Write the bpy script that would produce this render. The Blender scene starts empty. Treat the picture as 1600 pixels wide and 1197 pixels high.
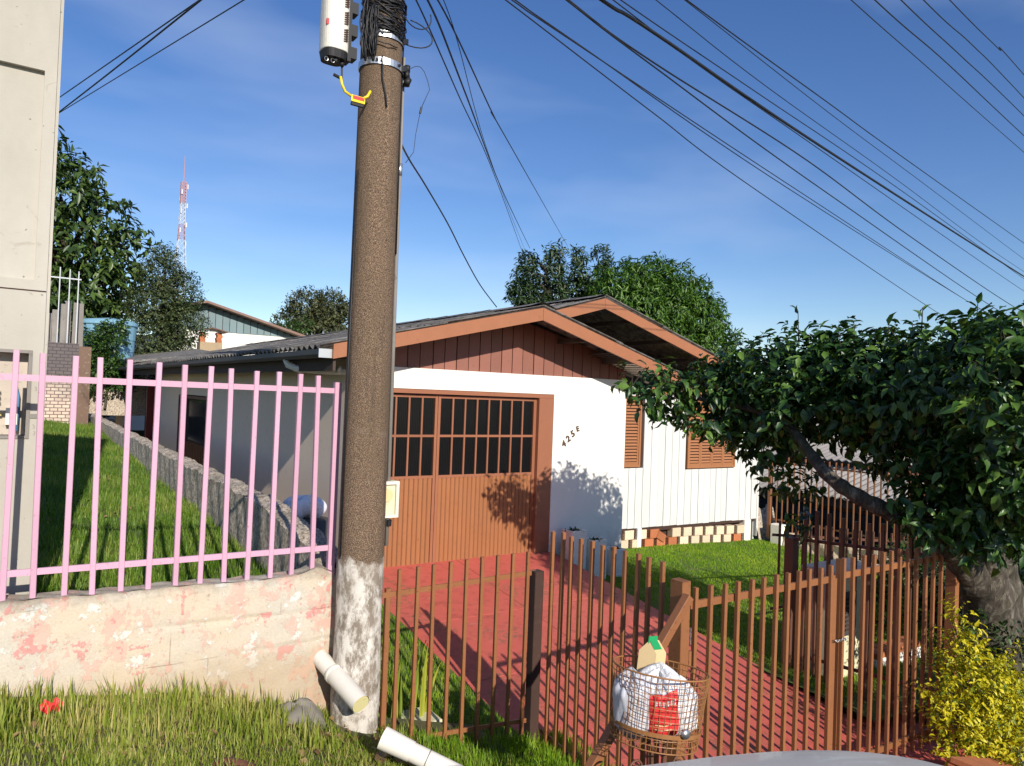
import bpy, math, random
import numpy as np
from mathutils import Vector, Matrix, Euler

random.seed(7)
rng = np.random.default_rng(11)
scene = bpy.context.scene
COL = scene.collection
R = math.radians

# ------------------------------------------------------------ camera, sky, sun, exposure
cam_d = bpy.data.cameras.new('camera')
cam_d.sensor_fit = 'HORIZONTAL'
cam_d.sensor_width = 36.0
cam_d.lens = 36.0 * 1154.3 / 1600.0
cam_d.clip_start = 0.05
cam_d.clip_end = 3000
cam = bpy.data.objects.new('camera', cam_d)
COL.objects.link(cam)
yaw, pit, rol = R(34.322), R(1.046), R(2.138)
fw = Vector((math.sin(yaw)*math.cos(pit), math.cos(yaw)*math.cos(pit), math.sin(pit)))
rt0 = Vector((math.cos(yaw), -math.sin(yaw), 0)); up0 = rt0.cross(fw)
rt = rt0*math.cos(rol) + up0*math.sin(rol)
up = -rt0*math.sin(rol) + up0*math.cos(rol)
cam.matrix_world = Matrix(((rt.x, up.x, -fw.x, 0), (rt.y, up.y, -fw.y, 0), (rt.z, up.z, -fw.z, 3.0), (0, 0, 0, 1)))
scene.camera = cam

SUN_EL, SUN_AZ = R(25.5), R(7.5)          # light travels towards +Y, a little towards +X
world = bpy.data.worlds.new('World')
scene.world = world
world.use_nodes = True
wn = world.node_tree; wn.nodes.clear()
sky = wn.nodes.new('ShaderNodeTexSky'); sky.sky_type = 'NISHITA'; sky.sun_disc = False
sky.sun_elevation = SUN_EL
sky.sun_rotation = math.pi + SUN_AZ       # the sun stands behind the camera, at -Y
sky.air_density = 1.0; sky.dust_density = 0.15; sky.ozone_density = 3.2
hsv = wn.nodes.new('ShaderNodeHueSaturation'); hsv.inputs['Saturation'].default_value = 1.20; hsv.inputs['Hue'].default_value = 0.513
bg = wn.nodes.new('ShaderNodeBackground'); bg.inputs['Strength'].default_value = 0.108
wo = wn.nodes.new('ShaderNodeOutputWorld')
# thin streaks of high cloud
tcw = wn.nodes.new('ShaderNodeTexCoord')
mpw = wn.nodes.new('ShaderNodeMapping'); mpw.inputs['Scale'].default_value = (1.2, 1.6, 5.0)
nzw = wn.nodes.new('ShaderNodeTexNoise'); nzw.inputs['Scale'].default_value = 1.3; nzw.inputs['Detail'].default_value = 4
rpw = wn.nodes.new('ShaderNodeValToRGB')
rpw.color_ramp.elements[0].position = 0.45; rpw.color_ramp.elements[0].color = (0, 0, 0, 1)
rpw.color_ramp.elements[1].position = 0.85; rpw.color_ramp.elements[1].color = (0.34, 0.34, 0.34, 1)
mxw = wn.nodes.new('ShaderNodeMixRGB'); mxw.inputs['Color2'].default_value = (6.2, 7.2, 9.0, 1)
wn.links.new(tcw.outputs['Generated'], mpw.inputs['Vector'])
wn.links.new(mpw.outputs[0], nzw.inputs['Vector'])
wn.links.new(nzw.outputs['Fac'], rpw.inputs['Fac'])
wn.links.new(rpw.outputs['Color'], mxw.inputs['Fac'])
wn.links.new(sky.outputs[0], hsv.inputs['Color'])
wn.links.new(hsv.outputs[0], mxw.inputs['Color1'])
tint = wn.nodes.new('ShaderNodeMixRGB'); tint.blend_type = 'MULTIPLY'; tint.inputs['Fac'].default_value = 1; tint.inputs['Color2'].default_value = (1.0, .97, .95, 1)
wn.links.new(mxw.outputs[0], tint.inputs['Color1']); wn.links.new(tint.outputs[0], bg.inputs['Color'])
wn.links.new(bg.outputs[0], wo.inputs['Surface'])

sun_d = bpy.data.lights.new('sun', 'SUN'); sun_d.energy = 4.5; sun_d.angle = R(0.55); sun_d.color = (1.0, 0.93, 0.82)
sun = bpy.data.objects.new('sun', sun_d); COL.objects.link(sun)
ldir = Vector((math.sin(SUN_AZ)*math.cos(SUN_EL), math.cos(SUN_AZ)*math.cos(SUN_EL), -math.sin(SUN_EL)))
sun.rotation_euler = ldir.to_track_quat('-Z', 'Y').to_euler()
sun.location = (-2, -12, 9)

scene.view_settings.view_transform = 'Standard'
scene.view_settings.look = 'None'
scene.view_settings.exposure = 0.36
scene.view_settings.gamma = 1.0
scene.view_settings.use_curve_mapping = False
scene.cycles.max_bounces = 6
scene.cycles.transparent_max_bounces = 8

# ------------------------------------------------------------ node helpers
class NT:
    def __init__(s, name):
        s.m = bpy.data.materials.new(name); s.m.use_nodes = True
        s.t = s.m.node_tree; s.t.nodes.clear()
        s.out = s.t.nodes.new('ShaderNodeOutputMaterial')
        s.b = s.t.nodes.new('ShaderNodeBsdfPrincipled')
        s.t.links.new(s.b.outputs[0], s.out.inputs[0])
        s.geo = s.t.nodes.new('ShaderNodeNewGeometry')
        s.pos = s.geo.outputs['Position']
    def n(s, t, **k):
        x = s.t.nodes.new(t)
        for a, b in k.items(): setattr(x, a, b)
        return x
    def L(s, a, b): s.t.links.new(a, b)
    def val(s, sock, v):
        if hasattr(v, 'is_output') or isinstance(v, bpy.types.NodeSocket): s.L(v, sock)
        elif isinstance(v, (tuple, list)) and len(v) == 3 and sock.type == 'RGBA': sock.default_value = (*v, 1)
        else: sock.default_value = v
    def vec(s, scale=(1, 1, 1), rot=(0, 0, 0), loc=(0, 0, 0), src=None):
        m = s.n('ShaderNodeMapping'); m.inputs['Scale'].default_value = scale
        m.inputs['Rotation'].default_value = rot; m.inputs['Location'].default_value = loc
        s.L(src or s.pos, m.inputs['Vector']); return m.outputs[0]
    def noise(s, scale, detail=4, rough=0.55, vec=None, dist=0.0):
        x = s.n('ShaderNodeTexNoise'); x.inputs['Scale'].default_value = scale
        x.inputs['Detail'].default_value = detail; x.inputs['Roughness'].default_value = rough
        x.inputs['Distortion'].default_value = dist
        s.L(vec or s.pos, x.inputs['Vector']); return x.outputs['Fac']
    def vor(s, scale, vec=None, feature='F1'):
        x = s.n('ShaderNodeTexVoronoi', feature=feature); x.inputs['Scale'].default_value = scale
        s.L(vec or s.pos, x.inputs['Vector']); return x.outputs['Distance']
    def ramp(s, fac, *stops):
        x = s.n('ShaderNodeValToRGB'); e = x.color_ramp.elements
        while len(e) < len(stops): e.new(0.5)
        for i, (p, c) in enumerate(stops):
            e[i].position = p
            e[i].color = (c, c, c, 1) if isinstance(c, (int, float)) else (*c, 1)
        s.L(fac, x.inputs['Fac']); return x.outputs['Color']
    def mix(s, fac, a, b, mode='MIX'):
        x = s.n('ShaderNodeMixRGB', blend_type=mode)
        s.val(x.inputs['Fac'], fac); s.val(x.inputs['Color1'], a); s.val(x.inputs['Color2'], b)
        return x.outputs[0]
    def math(s, op, a, b=0.0):
        x = s.n('ShaderNodeMath', operation=op); s.val(x.inputs[0], a); s.val(x.inputs[1], b); return x.outputs[0]
    def sep(s, src=None):
        x = s.n('ShaderNodeSeparateXYZ'); s.L(src or s.pos, x.inputs[0]); return x.outputs
    def rnd(s):
        return s.n('ShaderNodeObjectInfo').outputs['Random']
    def attr(s, name='rnd'):
        x = s.n('ShaderNodeAttribute'); x.attribute_name = name; return x.outputs['Fac']
    def bump(s, h, strength=0.4, dist=0.01, prev=None):
        x = s.n('ShaderNodeBump'); x.inputs['Strength'].default_value = strength; x.inputs['Distance'].default_value = dist
        s.L(h, x.inputs['Height'])
        if prev: s.L(prev, x.inputs['Normal'])
        return x.outputs[0]
    def fin(s, color, rough=0.7, bump=None, metal=0.0, spec=0.5):
        s.val(s.b.inputs['Base Color'], color); s.val(s.b.inputs['Roughness'], rough)
        s.b.inputs['Metallic'].default_value = metal
        s.b.inputs['Specular IOR Level'].default_value = spec
        if bump: s.L(bump, s.b.inputs['Normal'])
        return s.m

def paint(name, c, rough=0.5, var=0.12, dirt=(0.10, 0.07, 0.05), dirtamt=0.35, scale=3.0, bs=0.15, rust=None, piece=0.08, thr=0.58, rthr=0.62):
    """paint or plaster: base colour with soft variation, worn dirty patches, fine relief, small change per piece"""
    t = NT(name)
    n1 = t.noise(scale, 5); n2 = t.noise(scale*5.3, 6, 0.65)
    lo = tuple(x*(1-var) for x in c); hi = tuple(min(1, x*(1+var)) for x in c)
    col = t.mix(n1, lo, hi)
    pr = t.math('MULTIPLY', t.math('SUBTRACT', t.rnd(), 0.5), 2*piece)
    col = t.mix(1.0, col, t.n('ShaderNodeCombineXYZ').outputs[0], 'MIX') if False else col
    hs = t.n('ShaderNodeHueSaturation'); t.L(col, hs.inputs['Color']); t.L(t.math('ADD', pr, 1.0), hs.inputs['Value'])
    col = hs.outputs[0]
    d = t.ramp(n2, (thr, 0.0), (thr+0.12, dirtamt))
    col = t.mix(d, col, dirt)
    if rust:
        r = t.ramp(t.noise(scale*7, 5, 0.65), (rthr, 0.0), (rthr+.04, 0.9))
        col = t.mix(r, col, rust)
    return t.fin(col, rough, t.bump(n2, bs, 0.004))

# ------------------------------------------------------------ geometry helpers
class MB:
    def __init__(s): s.v = []; s.f = []; s.mi = []
    def add(s, vs, fs, mi=0):
        o = len(s.v); s.v += [tuple(p) for p in vs]; s.f += [tuple(i+o for i in f) for f in fs]; s.mi += [mi]*len(fs); return s
    def box(s, x0, x1, y0, y1, z0, z1, mi=0):
        return s.add([(x0,y0,z0),(x1,y0,z0),(x1,y1,z0),(x0,y1,z0),(x0,y0,z1),(x1,y0,z1),(x1,y1,z1),(x0,y1,z1)],
                     [(0,3,2,1),(4,5,6,7),(0,1,5,4),(1,2,6,5),(2,3,7,6),(3,0,4,7)], mi)
    def bar(s, p, q, w, h, upv=(0, 0, 1), mi=0):
        p = Vector(p); q = Vector(q); d = (q-p).normalized(); u = Vector(upv)
        if abs(d.dot(u)) > 0.98: u = Vector((0, 1, 0))
        a = d.cross(u).normalized()*w/2; b = a.cross(d).normalized()*h/2
        vs = [p-a-b, p+a-b, p+a+b, p-a+b, q-a-b, q+a-b, q+a+b, q-a+b]
        return s.add(vs, [(0,1,2,3),(7,6,5,4),(0,4,5,1),(1,5,6,2),(2,6,7,3),(3,7,4,0)], mi)
    def tube(s, pts, r, n=8, cap=True, mi=0):
        pts = [Vector(p) for p in pts]; N = len(pts)
        rs = list(r) if isinstance(r, (list, tuple)) else [r]*N
        vs = []; fs = []; u = None
        for i, p in enumerate(pts):
            d = (pts[min(i+1, N-1)] - pts[max(i-1, 0)])
            d = d.normalized() if d.length > 1e-9 else Vector((0, 0, 1))
            if u is None:
                u = d.orthogonal().normalized()
            else:
                u = (u - d*u.dot(d)); u = u.normalized() if u.length > 1e-6 else d.orthogonal().normalized()
            w = d.cross(u)
            for k in range(n):
                a = 2*math.pi*k/n
                vs.append(p + (u*math.cos(a) + w*math.sin(a))*rs[i])
        for i in range(N-1):
            for k in range(n):
                a = i*n+k; b = i*n+(k+1) % n
                fs.append((a, b, b+n, a+n))
        if cap:
            fs.append(tuple(range(n))[::-1]); fs.append(tuple(range((N-1)*n, N*n)))
        return s.add(vs, fs, mi)
    def lathe(s, c, prof, n=20, a0=0.0, a1=2*math.pi, mi=0):
        full = abs(a1-a0-2*math.pi) < 1e-6; m = n if full else n+1
        vs = [(c[0]+r*math.cos(a0+(a1-a0)*k/n), c[1]+r*math.sin(a0+(a1-a0)*k/n), c[2]+z) for r, z in prof for k in range(m)]
        fs = []
        for i in range(len(prof)-1):
            for k in range(n):
                a = i*m+k; b = i*m+(k+1) % m; fs.append((a, b, b+m, a+m))
        return s.add(vs, fs, mi)
    def grid(s, fn, nu, nv, mi=0):
        vs = [fn(i/nu, j/nv) for j in range(nv+1) for i in range(nu+1)]
        fs = [(j*(nu+1)+i, j*(nu+1)+i+1, (j+1)*(nu+1)+i+1, (j+1)*(nu+1)+i) for j in range(nv) for i in range(nu)]
        return s.add(vs, fs, mi)
    def build(s, name, m, parent=None, smooth=False, kind=None, bevel=0, origin=None):
        v = np.array(s.v, dtype=np.float64)
        o = np.array(origin) if origin is not None else np.array([(v[:,0].min()+v[:,0].max())/2, (v[:,1].min()+v[:,1].max())/2, v[:,2].min()])
        me = bpy.data.meshes.new(name)
        me.from_pydata([tuple(p) for p in (v-o)], [], s.f)
        ms = m if isinstance(m, (list, tuple)) else [m]
        for x in ms: me.materials.append(x)
        if len(ms) > 1: me.polygons.foreach_set('material_index', s.mi)
        if smooth: me.polygons.foreach_set('use_smooth', [True]*len(me.polygons))
        me.update()
        ob = bpy.data.objects.new(name, me); COL.objects.link(ob); ob.location = o
        if parent: attach(ob, parent)
        if kind: ob['kind'] = kind
        if bevel:
            b = ob.modifiers.new('bevel', 'BEVEL'); b.width = bevel; b.segments = 2; b.limit_method = 'ANGLE'
        return ob

WORLD = {}
def wloc(o):
    l = Vector(o.location)
    return l
def attach(ob, parent):
    ob.parent = parent
    ob.matrix_parent_inverse = Matrix.Translation(-wpos(parent))
def wpos(o):
    # every parent here is unrotated, so world position = own location (children keep world coordinates)
    return Vector(o.location)
def thing(name, loc, label, cat, group=None):
    e = bpy.data.objects.new(name, None); COL.objects.link(e); e.location = loc; e.empty_display_size = 0.2
    return tag(e, label, cat, group)
def tag(o, label=None, cat=None, group=None, kind=None):
    if label: o['label'] = label
    if cat: o['category'] = cat
    if group: o['group'] = group
    if kind: o['kind'] = kind
    return o
def piece(name, me, parent, loc, rot=(0, 0, 0), scale=(1, 1, 1), label=None):
    o = bpy.data.objects.new(name, me); COL.objects.link(o)
    o.location = loc; o.rotation_euler = rot; o.scale = scale
    if parent: attach(o, parent)
    if label: o['label'] = label
    return o
def mesh_of(mb, name, m, smooth=False):
    me = bpy.data.meshes.new(name); me.from_pydata(mb.v, [], mb.f)
    ms = m if isinstance(m, (list, tuple)) else [m]
    for x in ms: me.materials.append(x)
    if len(ms) > 1: me.polygons.foreach_set('material_index', mb.mi)
    if smooth: me.polygons.foreach_set('use_smooth', [True]*len(me.polygons))
    return me
def box_mesh(name, m, sx=1, sy=1, sz=1, ch=0.0):
    """box with origin at the middle of its base and small chamfers on its vertical edges"""
    if ch <= 0: return mesh_of(MB().box(-sx/2, sx/2, -sy/2, sy/2, 0, sz), name, m)
    a, b = sx/2, sy/2
    ring = [(-a+ch,-b),(a-ch,-b),(a,-b+ch),(a,b-ch),(a-ch,b),(-a+ch,b),(-a,b-ch),(-a,-b+ch)]
    vs = [(x,y,z) for z in (0, sz) for x,y in ring]
    fs = [(i,(i+1)%8,(i+1)%8+8,i+8) for i in range(8)] + [tuple(range(8))[::-1], tuple(range(8,16))]
    return mesh_of(MB().add(vs, fs), name, m)

def scatter(name, bv, bf, mats3, pos, mat, rnd=None, smooth=False):
    """many copies of a small shape joined into one mesh"""
    bv = np.array(bv, float); N = len(pos); k = len(bv)
    V = np.einsum('nij,kj->nki', mats3, bv) + pos[:, None, :]
    V = V.reshape(-1, 3)
    loops = np.concatenate([np.array(f) for f in bf]); ls = [len(f) for f in bf]
    L = (loops[None, :] + (np.arange(N)*k)[:, None]).reshape(-1)
    tot = np.tile(ls, N); start = np.concatenate([[0], np.cumsum(tot)[:-1]])
    me = bpy.data.meshes.new(name)
    me.vertices.add(N*k); me.vertices.foreach_set('co', V.astype(np.float32).reshape(-1))
    me.loops.add(len(L)); me.loops.foreach_set('vertex_index', L.astype(np.int32))
    me.polygons.add(len(tot)); me.polygons.foreach_set('loop_start', start.astype(np.int32))
    try: me.polygons.foreach_set('loop_total', tot.astype(np.int32))
    except Exception: pass
    if smooth: me.polygons.foreach_set('use_smooth', np.ones(len(tot), bool))
    at = me.attributes.new('rnd', 'FLOAT', 'POINT')
    rr = rng.random(N) if rnd is None else rnd
    at.data.foreach_set('value', np.repeat(rr, k).astype(np.float32))
    me.materials.append(mat); me.update(calc_edges=True); me.validate()
    return me
def link_mesh(name, me, parent=None, kind=None, loc=(0, 0, 0)):
    o = bpy.data.objects.new(name, me); COL.objects.link(o); o.location = loc
    if parent: attach(o, parent)
    if kind: o['kind'] = kind
    return o
def norm(a): return a/np.maximum(np.linalg.norm(a, axis=-1, keepdims=True), 1e-9)
def frames(axis, nrm, sx, sy, sz):
    """leaf frames: local y = leaf axis, local z = leaf normal"""
    y = norm(axis); x = norm(np.cross(y, nrm)); z = np.cross(x, y)
    return np.stack([x*sx[:, None], y*sy[:, None], z*sz[:, None]], axis=-1)
LEAF_V = [(0,0,0),(-.5,.35,.10),(0,.38,-.02),(.5,.35,.10),(-.36,.74,.04),(0,.78,-.10),(.36,.74,.04),(0,1.08,-.26)]
LEAF_F = [(0,2,1),(0,3,2),(1,2,5,4),(2,3,6,5),(4,5,7),(5,6,7)]
LEAF2_V = [(0,0,0),(-.5,.5,.08),(0,.5,-.04),(.5,.5,.08),(0,1,-.12)]
LEAF2_F = [(0,2,1),(0,3,2),(1,2,4),(2,3,4)]
BLADE_V = [(-.5,0,0),(.5,0,0),(-.38,0.12,.5),(.38,0.12,.5),(0,.5,1)]
BLADE_F = [(0,1,3,2),(2,3,4)]
def pn(x, y):
    return .5+.17*(np.sin(x*2.3+y*1.1+1)+np.sin(y*3.1-x*1.7+2)+np.sin(x*6.1+y*4.3)*.7+np.sin(x*11-y*9+4)*.5)
def blades(name, pts, h0, h1, w, mat, parent=None, lean=0.5, kind='stuff'):
    p_ = pn(pts[:, 0], pts[:, 1]); ok_ = rng.random(len(pts)) < np.clip(.45+1.1*p_, .25, 1); pts = pts[ok_]; p_ = p_[ok_]
    N = len(pts); rn_ = np.clip(.55*rng.random(N)+.55*p_-.05+.5*(rng.random(N) < .05), 0, 1); a = rng.random(N)*6.283; h = h0+(h1-h0)*rng.random(N)**1.5; ln = lean*(0.3+rng.random(N))
    ca, sa = np.cos(a), np.sin(a)
    M = np.zeros((N, 3, 3))
    M[:, 0, 0] = ca*w; M[:, 1, 0] = sa*w
    M[:, 0, 1] = -sa*h*ln; M[:, 1, 1] = ca*h*ln; M[:, 2, 1] = -h*ln*0.3
    M[:, 2, 2] = h
    me = scatter(name, BLADE_V, BLADE_F, M, pts, mat, rn_)
    return link_mesh(name, me, parent, kind)

# ------------------------------------------------------------ materials
def leaf_mat(name, dark, mid, light, rough=0.4, trans=0.25, f=(0.0, 0.5, 0.93)):
    t = NT(name); r = t.attr('rnd')
    col = t.ramp(r, (f[0], dark), (f[1], mid), (f[2], light))
    col = t.mix(t.math('MULTIPLY', t.noise(30, 3), 0.25), col, tuple(x*0.6 for x in dark))
    t.fin(col, rough, None)
    tr = t.n('ShaderNodeBsdfTranslucent'); t.L(t.mix(1.0, col, (1.0, 1.0, 0.45), 'MULTIPLY'), tr.inputs['Color'])
    mx = t.n('ShaderNodeMixShader'); mx.inputs[0].default_value = trans
    t.L(t.b.outputs[0], mx.inputs[1]); t.L(tr.outputs[0], mx.inputs[2]); t.L(mx.outputs[0], t.out.inputs[0])
    return t.m
M = {}
M['camellia'] = leaf_mat('camellia_leaf', (.014,.042,.010), (.040,.105,.018), (.14,.25,.04), 0.40, 0.18, (0, .6, .97))
M['duranta'] = leaf_mat('duranta_leaf', (.09,.16,.010), (.55,.50,.010), (.82,.70,.03), 0.5, 0.3, (0, .42, .9))
M['dark_shrub'] = leaf_mat('dark_shrub_leaf', (.012,.03,.008), (.03,.065,.016), (.07,.13,.03), 0.5, 0.15)
M['big_leaf'] = leaf_mat('broad_leaf', (.020,.042,.012), (.05,.095,.02), (.12,.19,.035), 0.42, 0.22)
M['fine_leaf'] = leaf_mat('fine_leaf', (.03,.046,.016), (.055,.088,.026), (.12,.14,.05), 0.55, 0.2)
M['mango'] = leaf_mat('narrow_leaf', (.028,.075,.010), (.07,.165,.018), (.14,.26,.035), 0.42, 0.28)
M['mango_dark'] = leaf_mat('dark_narrow_leaf', (.014,.030,.012), (.034,.070,.024), (.075,.13,.04), 0.42, 0.2)
M['olive'] = leaf_mat('olive_leaf', (.04,.048,.018), (.07,.085,.03), (.13,.13,.045), 0.55, 0.2)
M['vine'] = leaf_mat('vine_leaf', (.02,.05,.012), (.045,.10,.02), (.09,.17,.03), 0.45, 0.25)
M['lawn'] = leaf_mat('lawn_blade', (.10,.20,.008), (.22,.42,.010), (.42,.52,.04), 0.65, 0.4)
M['lot_grass'] = leaf_mat('lot_blade', (.06,.13,.008), (.14,.27,.014), (.36,.40,.09), 0.6, 0.4)
M['verge_grass'] = leaf_mat('verge_blade', (.13,.20,.015), (.27,.36,.03), (.60,.52,.20), 0.6, 0.4)
M['snake'] = leaf_mat('snake_plant_leaf', (.06,.12,.02), (.20,.28,.03), (.45,.42,.05), 0.4, 0.15)
M['dry_leaf'] = leaf_mat('dry_leaf', (.10,.055,.025), (.24,.14,.06), (.40,.28,.13), 0.7, 0.1)

t = NT('soil'); n = t.noise(6, 6, .65); n2 = t.noise(40, 5, .7)
M['soil'] = t.fin(t.mix(t.ramp(n, (.35, 0.), (.65, 1.)), (.06,.085,.018), (.15,.11,.055)), .95, t.bump(n2, .8, .02))
t = NT('ground_far'); n = t.noise(.3, 6, .65)
M['lawn_bed'] = None
M['far'] = t.fin(t.mix(n, (.035,.055,.018), (.07,.07,.03)), .95, None)
t = NT('lawn_bed'); n = t.noise(5, 6, .65); n2 = t.noise(120, 4, .7)
M['lawn_bed'] = t.fin(t.mix(n2, t.mix(t.ramp(n, (.45, 0.), (.62, 1.)), (.06,.12,.010), (.17,.14,.06)), (.11,.18,.02)), .95, t.bump(n2, .8, .02))
t = NT('asphalt'); n = t.noise(90, 3, .7); M['asphalt'] = t.fin(t.mix(n, (.035,.035,.036), (.075,.073,.07)), .85, t.bump(n, .5, .004))
t = NT('alley_concrete'); n = t.noise(5, 6, .6); M['alley'] = t.fin(t.mix(n, (.12,.115,.10), (.26,.25,.22)), .9, t.bump(n, .4, .01))

# red painted concrete
t = NT('red_painted_concrete')
n1 = t.noise(1.6, 5, .6); n2 = t.noise(9, 7, .7); n3 = t.noise(60, 4, .6)
c = t.mix(n1, (.46,.088,.066), (.60,.13,.095))
c = t.mix(t.ramp(n2, (.50, 0.), (.66, .45)), c, (.20,.045,.035))
m = t.math('MULTIPLY', t.ramp(t.noise(1.3, 3, .5, t.vec(loc=(3, 1, 0))), (.53, 0.), (.62, 1.)), t.ramp(t.noise(22, 6, .75), (.50, 0.), (.60, 1.)))
c = t.mix(t.math('MULTIPLY', m, .8), c, (.14,.12,.065))
c = t.mix(t.ramp(t.noise(4, 9, .8, t.vec(loc=(6, 2, 2)), 1.0), (.60, 0.), (.68, .45)), c, (.58,.24,.20))
M['red_floor'] = t.fin(c, .62, t.bump(n3, .25, .004, t.bump(n2, .3, .01)))
M['joint'] = paint('joint_dirt', (.045,.035,.025), .95, .3)

# peeling pink wall paint
t = NT('peeling_pink_plaster')
a = t.noise(9, 10, .70, t.vec(scale=(1, 1, .8))); b = t.noise(6.3, 10, .72, t.vec(loc=(5, 2, 9))); g = t.noise(2.2, 6, .6, t.vec(loc=(1, 7, 3)))
fine = t.noise(70, 6, .75); grit = t.noise(260, 3, .6)
c = t.mix(t.ramp(g, (.38, 0.), (.62, 1.)), (.60,.50,.38), (.54,.50,.43))
c = t.mix(t.ramp(fine, (.40, .35), (.60, 0.)), c, (.42,.35,.27))
ra = t.ramp(a, (.545, 0.), (.562, .8)); c = t.mix(ra, c, (.64,.38,.31))
rb = t.ramp(b, (.585, 0.), (.598, .85)); c = t.mix(rb, c, (.60,.24,.22))
rw = t.ramp(t.noise(8.1, 10, .7, t.vec(loc=(9, 9, 2))), (.585, 0.), (.60, .85)); c = t.mix(rw, c, (.68,.66,.61))
c = t.mix(t.ramp(t.noise(20, 9, .8, t.vec(loc=(2, 4, 4))), (.585, 0.), (.64, .7)), c, (.27,.20,.15))
br_ = t.n('ShaderNodeTexBrick'); br_.inputs['Scale'].default_value = 1.0; br_.inputs['Brick Width'].default_value = .42; br_.inputs['Row Height'].default_value = .20; br_.inputs['Mortar Size'].default_value = .004; br_.inputs['Mortar Smooth'].default_value = .3
sx_ = t.sep(); cb_ = t.n('ShaderNodeCombineXYZ'); t.L(t.math('ADD', sx_[0], t.math('MULTIPLY', t.noise(5, 4), .012)), cb_.inputs[0]); t.L(t.math('ADD', sx_[2], t.math('MULTIPLY', t.noise(4, 4), .022)), cb_.inputs[1]); t.L(cb_.outputs[0], br_.inputs['Vector'])
crack = t.math('MULTIPLY', br_.outputs['Fac'], t.ramp(t.noise(3.1, 4, .6, t.vec(loc=(7, 1, 5))), (.54, 0.), (.66, .8)))
c = t.mix(t.math('MULTIPLY', crack, .75), c, (.16,.11,.08))
zz = t.sep()[2]
mb_ = t.n('ShaderNodeMapRange'); t.L(t.math('ADD', zz, t.math('MULTIPLY', t.noise(5, 7, .75), .25)), mb_.inputs[0])
mb_.inputs[1].default_value = 1.38; mb_.inputs[2].default_value = 1.58; mb_.inputs[3].default_value = .55; mb_.inputs[4].default_value = 0
c = t.mix(mb_.outputs[0], c, (.40,.29,.17))
mr = t.n('ShaderNodeMapRange'); t.L(t.math('ADD', zz, t.math('MULTIPLY', t.noise(11, 7, .75), .14)), mr.inputs[0])
mr.inputs[1].default_value = 1.85; mr.inputs[2].default_value = 1.93; mr.inputs[3].default_value = 0; mr.inputs[4].default_value = .85
c = t.mix(mr.outputs[0], c, (.16,.14,.11))
M['pink_wall'] = t.fin(c, .9, t.bump(t.math('ADD', ra, t.math('ADD', rb, rw)), .45, .004, t.bump(grit, .35, .003, t.bump(fine, .5, .007))))

# mossy rubble wall
t = NT('mossy_plaster')
a = t.noise(34, 8, .78, t.vec(scale=(1, 1, .8)), .2); b = t.noise(34, 6, .7); g = t.noise(3, 5, .6)
c = t.ramp(a, (.33, (.06,.048,.035)), (.42, (.22,.175,.14)), (.51, (.50,.42,.33)), (.62, (.66,.57,.47)))
c = t.mix(t.ramp(g, (.52, 0.), (.66, .5)), c, (.10,.10,.06))
M['mossy'] = t.fin(c, .95, t.bump(b, .8, .02, t.bump(a, .6, .014)))

# exposed aggregate pole
t = NT('pole_concrete')
v1 = t.noise(190, 2, .6); v2 = t.noise(3, 5, .6, t.vec(scale=(2, 2, .4)))
c = t.ramp(v1, (.36, (.045,.026,.017)), (.50, (.125,.080,.051)), (.66, (.31,.215,.14)))
c = t.mix(t.ramp(v2, (.4, 0.), (.65, .55)), c, (.105,.072,.042))
c = t.mix(t.ramp(t.noise(5, 7, .7, t.vec(scale=(3, 3, .16), loc=(2, 0, 1))), (.54, 0.), (.68, .65)), c, (.035,.025,.018))
c = t.mix(t.ramp(t.noise(2.3, 6, .7, t.vec(loc=(8, 3, 1))), (.60, 0.), (.72, .5)), c, (.24,.19,.14))
zz = t.sep()[2]
mr = t.n('ShaderNodeMapRange'); t.L(t.math('ADD', zz, t.math('MULTIPLY', t.math('SUBTRACT', t.noise(9, 6, .7), .5), .30)), mr.inputs[0])
mr.inputs[1].default_value = 1.90; mr.inputs[2].default_value = 1.955; mr.inputs[3].default_value = 1; mr.inputs[4].default_value = 0
lime = t.mix(t.ramp(t.noise(14, 8, .75, t.vec(scale=(1, 1, .5))), (.42, 0.), (.56, 1.)), (.22,.18,.14), (.66,.62,.56))
lime = t.mix(t.ramp(t.noise(3.5, 5, .6, t.vec(loc=(4, 4, 1))), (.45, 0.), (.65, .55)), lime, (.30,.25,.20))
c = t.mix(mr.outputs[0], c, lime)
M['pole'] = t.fin(c, .92, t.bump(v1, .6, .006))

# cast concrete with pinholes
t = NT('cast_concrete')
a = t.noise(1.1, 6, .6, t.vec(scale=(1, 1, .5))); hol = t.noise(30, 2, .5); f = t.noise(7, 6, .7, t.vec(scale=(1, 1, 1.6)), 1.)
c = t.mix(t.ramp(a, (.35, 0.), (.65, 1.)), (.37,.345,.295), (.49,.46,.405))
c = t.mix(t.ramp(hol, (.715, 0.), (.75, .7)), c, (.12,.10,.08))
c = t.mix(t.ramp(f, (.62, 0.), (.70, .45)), c, (.26,.22,.17))
M['cast'] = t.fin(c, .9, t.bump(t.ramp(hol, (.70, 1.), (.75, 0.)), .5, .01, t.bump(f, .2, .01)))

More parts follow.
